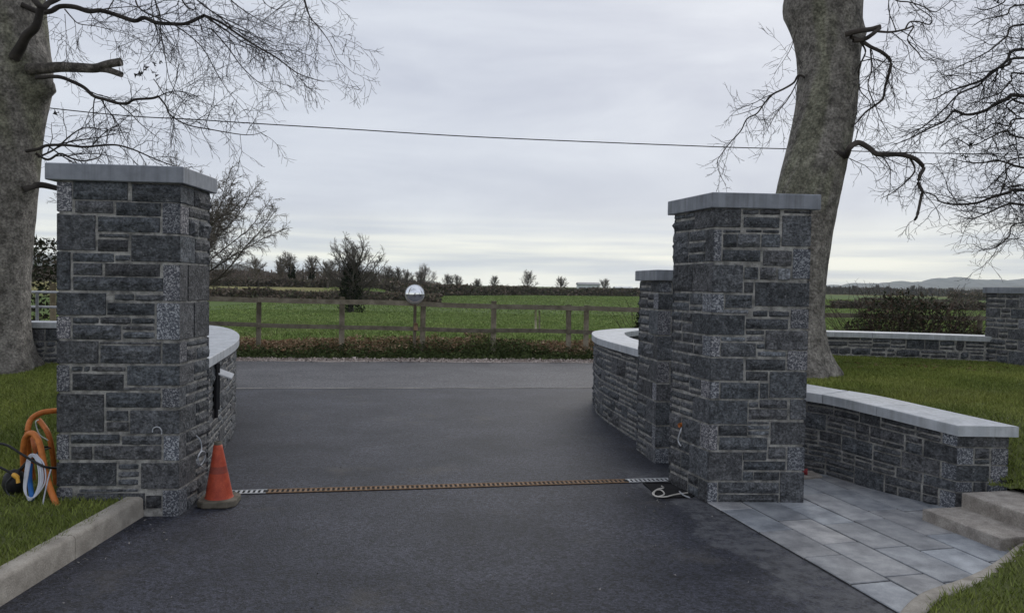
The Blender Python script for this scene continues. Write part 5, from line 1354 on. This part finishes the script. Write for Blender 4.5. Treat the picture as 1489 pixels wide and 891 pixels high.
# bramble bush behind the right wall
def bush(name, c, rx, ry, h, n, size, cols, rs, label, stems=120, cat='bush'):
    root = empty(name, (c[0], c[1], c[2]), label, cat)
    a = rs.rand(n) * 2 * math.pi; q = rs.rand(n) ** .5; t = rs.rand(n)
    lump = .75 + .5 * fbm(np.cos(a) * 2 + 4, np.sin(a) * 2 + t * 2, 3, 3)
    hh = h * np.clip(1 - (q * .97) ** 2.0, 0, 1) ** .8 * (.8 + .4 * fbm(np.cos(a) * q * 4 + 9, np.sin(a) * q * 4, 7, 3))
    P = np.stack([rx * q * np.cos(a) * lump, ry * q * np.sin(a) * lump, hh * t ** .55], -1)
    V = P[:, None, :] + rs.normal(size=(n, 3, 3)) * size
    cc_ = np.array(cols)[rs.randint(0, len(cols), n)] * rs.uniform(.6, 1.4, (n, 1))
    fast_faces('foliage', V, 3, cc_, MAT['leaf'], root)
    L = []
    for i in range(stems):
        aa = rs.rand() * 2 * math.pi; q_ = rs.rand() ** .5; p = np.array([rx * q_ * .8 * math.cos(aa), ry * q_ * .8 * math.sin(aa), .0])
        L.append(walk(p, np.array([math.cos(aa) * .6, math.sin(aa) * .3, 1.2]), h * rs.uniform(.8, 1.25), .010, .003, rs, 6, .16, -.06))
        shoots(L, *L[-1], rs, 0, [(.2, .3, .8, 0)], .3)
    build_tubes('stems', L, 3, MAT['twig'], root, col=(2, 1.5, 1.2)); return root
rs = np.random.RandomState(33)
c = atd(1342, 485, 17.0)
bush('bramble_bush', (c[0], c[1] + .6, .1), 1.75, .9, 1.62, 9000, .030, [(.065, .058, .04), (.045, .054, .03), (.10, .07, .048), (.036, .045, .024)], rs, 'wide brown and dark green bramble bush behind the right roadside wall')
c = atd(927, 480, 18.2)
bush('ivy_bush', (c[0] + .15, c[1], .1), .26, .26, 1.35, 1600, .03, [(.016, .024, .011), (.024, .03, .014)], rs, 'dark ivy-clad stump just left of the shorter pillar behind the curved wall', stems=12)

# verge: bank of ivy, brambles and brown leaves between road and fence
rs = np.random.RandomState(40)
n = 110000
x = rs.uniform(-10, 12, n); t = rs.rand(n); y = road_far(x) + .50 + t * 1.05 + .14 * (fbm(x * 1.5, x * 0, 4) - .5)
hgt = (.02 + .17 * sstep(0, .35, t) + .05 * sstep(.5, 1, t) + .04) * (.35 + 1.2 * fbm(x * 1.7, y * 2.2, 11, 3)) + .12 * (fbm(x * .6, y, 17, 2) > .55)
z = terrain_z(x, y) + rs.rand(n) * hgt
brown = fbm(x * .55 + 2, y * 1.2, 21, 3) + .22 * sstep(.25, .6, t) + .06 * sstep(-3, 6, x)
g = np.array([.05, .07, .026]); g2 = np.array([.11, .14, .05]); b1 = np.array([.26, .15, .085]); b2 = np.array([.42, .32, .21])
pick = rs.rand(n); isb = (brown + (pick - .5) * .34) > .56 + .25 * (t < .22)
cc_ = np.where(isb[:, None], b1 + (b2 - b1) * rs.rand(n, 1), g + (g2 - g) * rs.rand(n, 1)) * rs.uniform(.55, 1.3, (n, 1))
V = np.stack([x, y, z], -1)[:, None, :] + rs.normal(size=(n, 3, 3)) * np.array([.020, .020, .016]) * rs.uniform(.6, 1.4, (n, 1, 1))
o = fast_faces('verge_undergrowth', V, 3, cc_, MAT['leaf']); o['kind'] = 'stuff'; o['label'] = 'ivy, brambles and brown dead leaves along the road bank'
# gravel stones at the far road edge
n = 14000; x = rs.uniform(-8, 10, n); y = road_far(x) + rs.normal(.22, .17, n); c = np.stack([x, y, np.full(n, .012)], -1)
V = c[:, None, :] + rs.normal(size=(n, 3, 3)) * .018 * rs.uniform(.5, 1.3, (n, 1, 1)); V[..., 2] = np.abs(V[..., 2]) + .005
o = fast_faces('gravel', V, 3, np.array([[.42, .36, .33]]) * rs.uniform(.4, 1.6, (n, 1)), MAT['leaf']); o['kind'] = 'stuff'

# dead stalks and bramble stems standing in the verge
L = []
for i in range(420):
    x = rs.uniform(-9, 11); y = road_far(x) + rs.uniform(.7, 1.6); L.append(walk(np.array([x, y, gz(x, y)]), np.array([rs.normal() * .3, rs.normal() * .2, 1]), rs.uniform(.15, .42), .0045, .002, rs, 5, .16, -.05))
o = build_tubes('dead_stalks', L, 3, MAT['fartwig'], col=(1.6, 1.25, .9)); o['kind'] = 'stuff'
# loose grit on the asphalt
n = 420; x = np.concatenate([rs.uniform(-2.4, 2.0, n // 2), -2.5 + np.abs(rs.normal(0, .12, n // 4)), rs.uniform(.9, 1.9, n - n // 2 - n // 4)]); y = np.concatenate([rs.uniform(3, 11, n // 2), rs.uniform(3, 5.2, n // 4), rs.uniform(4, 6.6, n - n // 2 - n // 4)])
c = np.stack([x, y, np.full(n, .004)], -1); V = c[:, None, :] + rs.normal(size=(n, 3, 3)) * .0055 * rs.uniform(.5, 1.4, (n, 1, 1)); V[..., 2] = np.abs(V[..., 2] - .004) + .0035
o = fast_faces('grit', V, 3, np.array([[.20, .19, .18]]) * rs.uniform(.5, 1.5, (n, 1)), MAT['leaf']); o['kind'] = 'stuff'
# grass
def grass(name, poly, zf, box, density, hh, wd, cols, rs, label, lean=.5, yellow=None):
    x0, x1, y0, y1 = box; n = int((x1 - x0) * (y1 - y0) * density)
    x = rs.uniform(x0, x1, n); y = rs.uniform(y0, y1, n)
    k = np.ones(n, bool) if poly is None else in_poly(x, y, poly)
    # keep only what the camera side could see
    k &= (np.abs(x) < y * .85 + .6)
    x = x[k]; y = y[k]; n = len(x); z = zf(x, y)
    a = rs.rand(n) * 2 * math.pi; d = np.stack([np.cos(a), np.sin(a), 0 * a], -1)
    dist = np.maximum(y, 2); w_ = wd * (1 + (dist / 5)); h = hh * (.55 + .9 * fbm(x * 3, y * 3, 5, 3)) * rs.uniform(.6, 1.3, n)
    b = np.stack([x, y, z - .004], -1); ln = rs.normal(size=(n, 3)) * lean; ln[:, 2] = 0
    tip = b + np.stack([ln[:, 0] * h, ln[:, 1] * h, h], -1)
    V = np.stack([b - d * w_[:, None], b + d * w_[:, None], tip], 1)
    c = np.array(cols); q = np.clip(fbm(x * .9, y * .9, 31, 3) * 1.6 - .3 + rs.normal(size=n) * .18, 0, .999)
    cc_ = c[(q * len(c)).astype(int)] * rs.uniform(.7, 1.3, (n, 1))
    if yellow: 
        f_ = yellow(x, y) * rs.rand(n); cc_ = cc_ * (1 - f_[:, None]) + np.array([[.24, .24, .08]]) * f_[:, None]
    o = fast_faces(name, V, 3, cc_, MAT['grass']); o['kind'] = 'stuff'; o['label'] = label; return o
GC = [(.15, .19, .050), (.185, .23, .060), (.22, .26, .072), (.25, .28, .09)]
grass('grass', LP, left_z, (-8, -2.6, 1.6, 12), 5200, .042, .0022, GC, rs, 'short lawn grass on the left', yellow=lambda x, y: .7 * sstep(4.3, 3.7, y))
grass('grass', RPoly, right_z, (1.9, 11, 2.2, 12.5), 4300, .040, .0022, GC, rs, 'short lawn grass on the right', yellow=lambda x, y: .45 * (np.abs(y - 7.6) < .5))
GF = [(.18, .255, .085), (.21, .29, .095), (.235, .31, .105), (.25, .30, .125)]
zf_ = lambda x, y: terrain_z(x, y)
grass('grass', None, zf_, (-14, 16, 17.6, 32), 330, .10, .006, GF, rs, 'rough pasture grass just beyond the fence', .6)
grass('grass', None, zf_, (-26, 46, 32, 70), 70, .11, .008, GF, rs, 'pasture grass further out in the green field', .6)
grass('grass', None, zf_, (-30, 120, 70, 235), 7, .14, .0036, GF, rs, 'pasture grass at the far end of the green field', .6)
# scattered small leaves and stone chips
n = 60; V = []; C_ = []
for i in range(70):
    x = rs.uniform(-6, -2.8) if i % 2 else rs.uniform(4, 10); y = rs.uniform(4, 10.5); z = (left_z if i % 2 else right_z)(np.array([x]), np.array([y]))[0] + .035
    V.append(np.array([x, y, z]) + rs.normal(size=(3, 3)) * np.array([.02, .02, .004])); C_.append((.20, .16, .05) if rs.rand() < .5 else (.12, .07, .03))
for i in range(260):
    x = rs.normal(5.6, .8); y = rs.normal(10.6, .35); z = right_z(np.array([x]), np.array([y]))[0] + .035
    V.append(np.array([x, y, z]) + rs.normal(size=(3, 3)) * np.array([.02, .02, .005])); C_.append((.12, .07, .03))
o = fast_faces('fallen_leaves', np.array(V), 3, np.array(C_), MAT['leaf']); o['kind'] = 'stuff'

# ------------------------------------------------------------------ air
me = bpy.data.meshes.new('haze'); v = [(-6000, -70, -14), (6000, -70, -14), (6000, 5600, -14), (-6000, 5600, -14), (-6000, -70, 130), (6000, -70, 130), (6000, 5600, 130), (-6000, 5600, 130)]
me.from_pydata(v, [], [[0, 3, 2, 1], [4, 5, 6, 7], [0, 1, 5, 4], [1, 2, 6, 5], [2, 3, 7, 6], [3, 0, 4, 7]]); hz = bpy.data.objects.new('haze', me); COL.objects.link(hz); hz['kind'] = 'stuff'
hm = bpy.data.materials.new('air'); hm.use_nodes = True; nt = hm.node_tree; nt.nodes.clear(); oo = nt.nodes.new('ShaderNodeOutputMaterial'); pv = nt.nodes.new('ShaderNodeVolumePrincipled')
pv.inputs['Density'].default_value = HAZE; pv.inputs['Color'].default_value = (.84, .91, 1, 1); nt.links.new(pv.outputs[0], oo.inputs['Volume']); me.materials.append(hm)
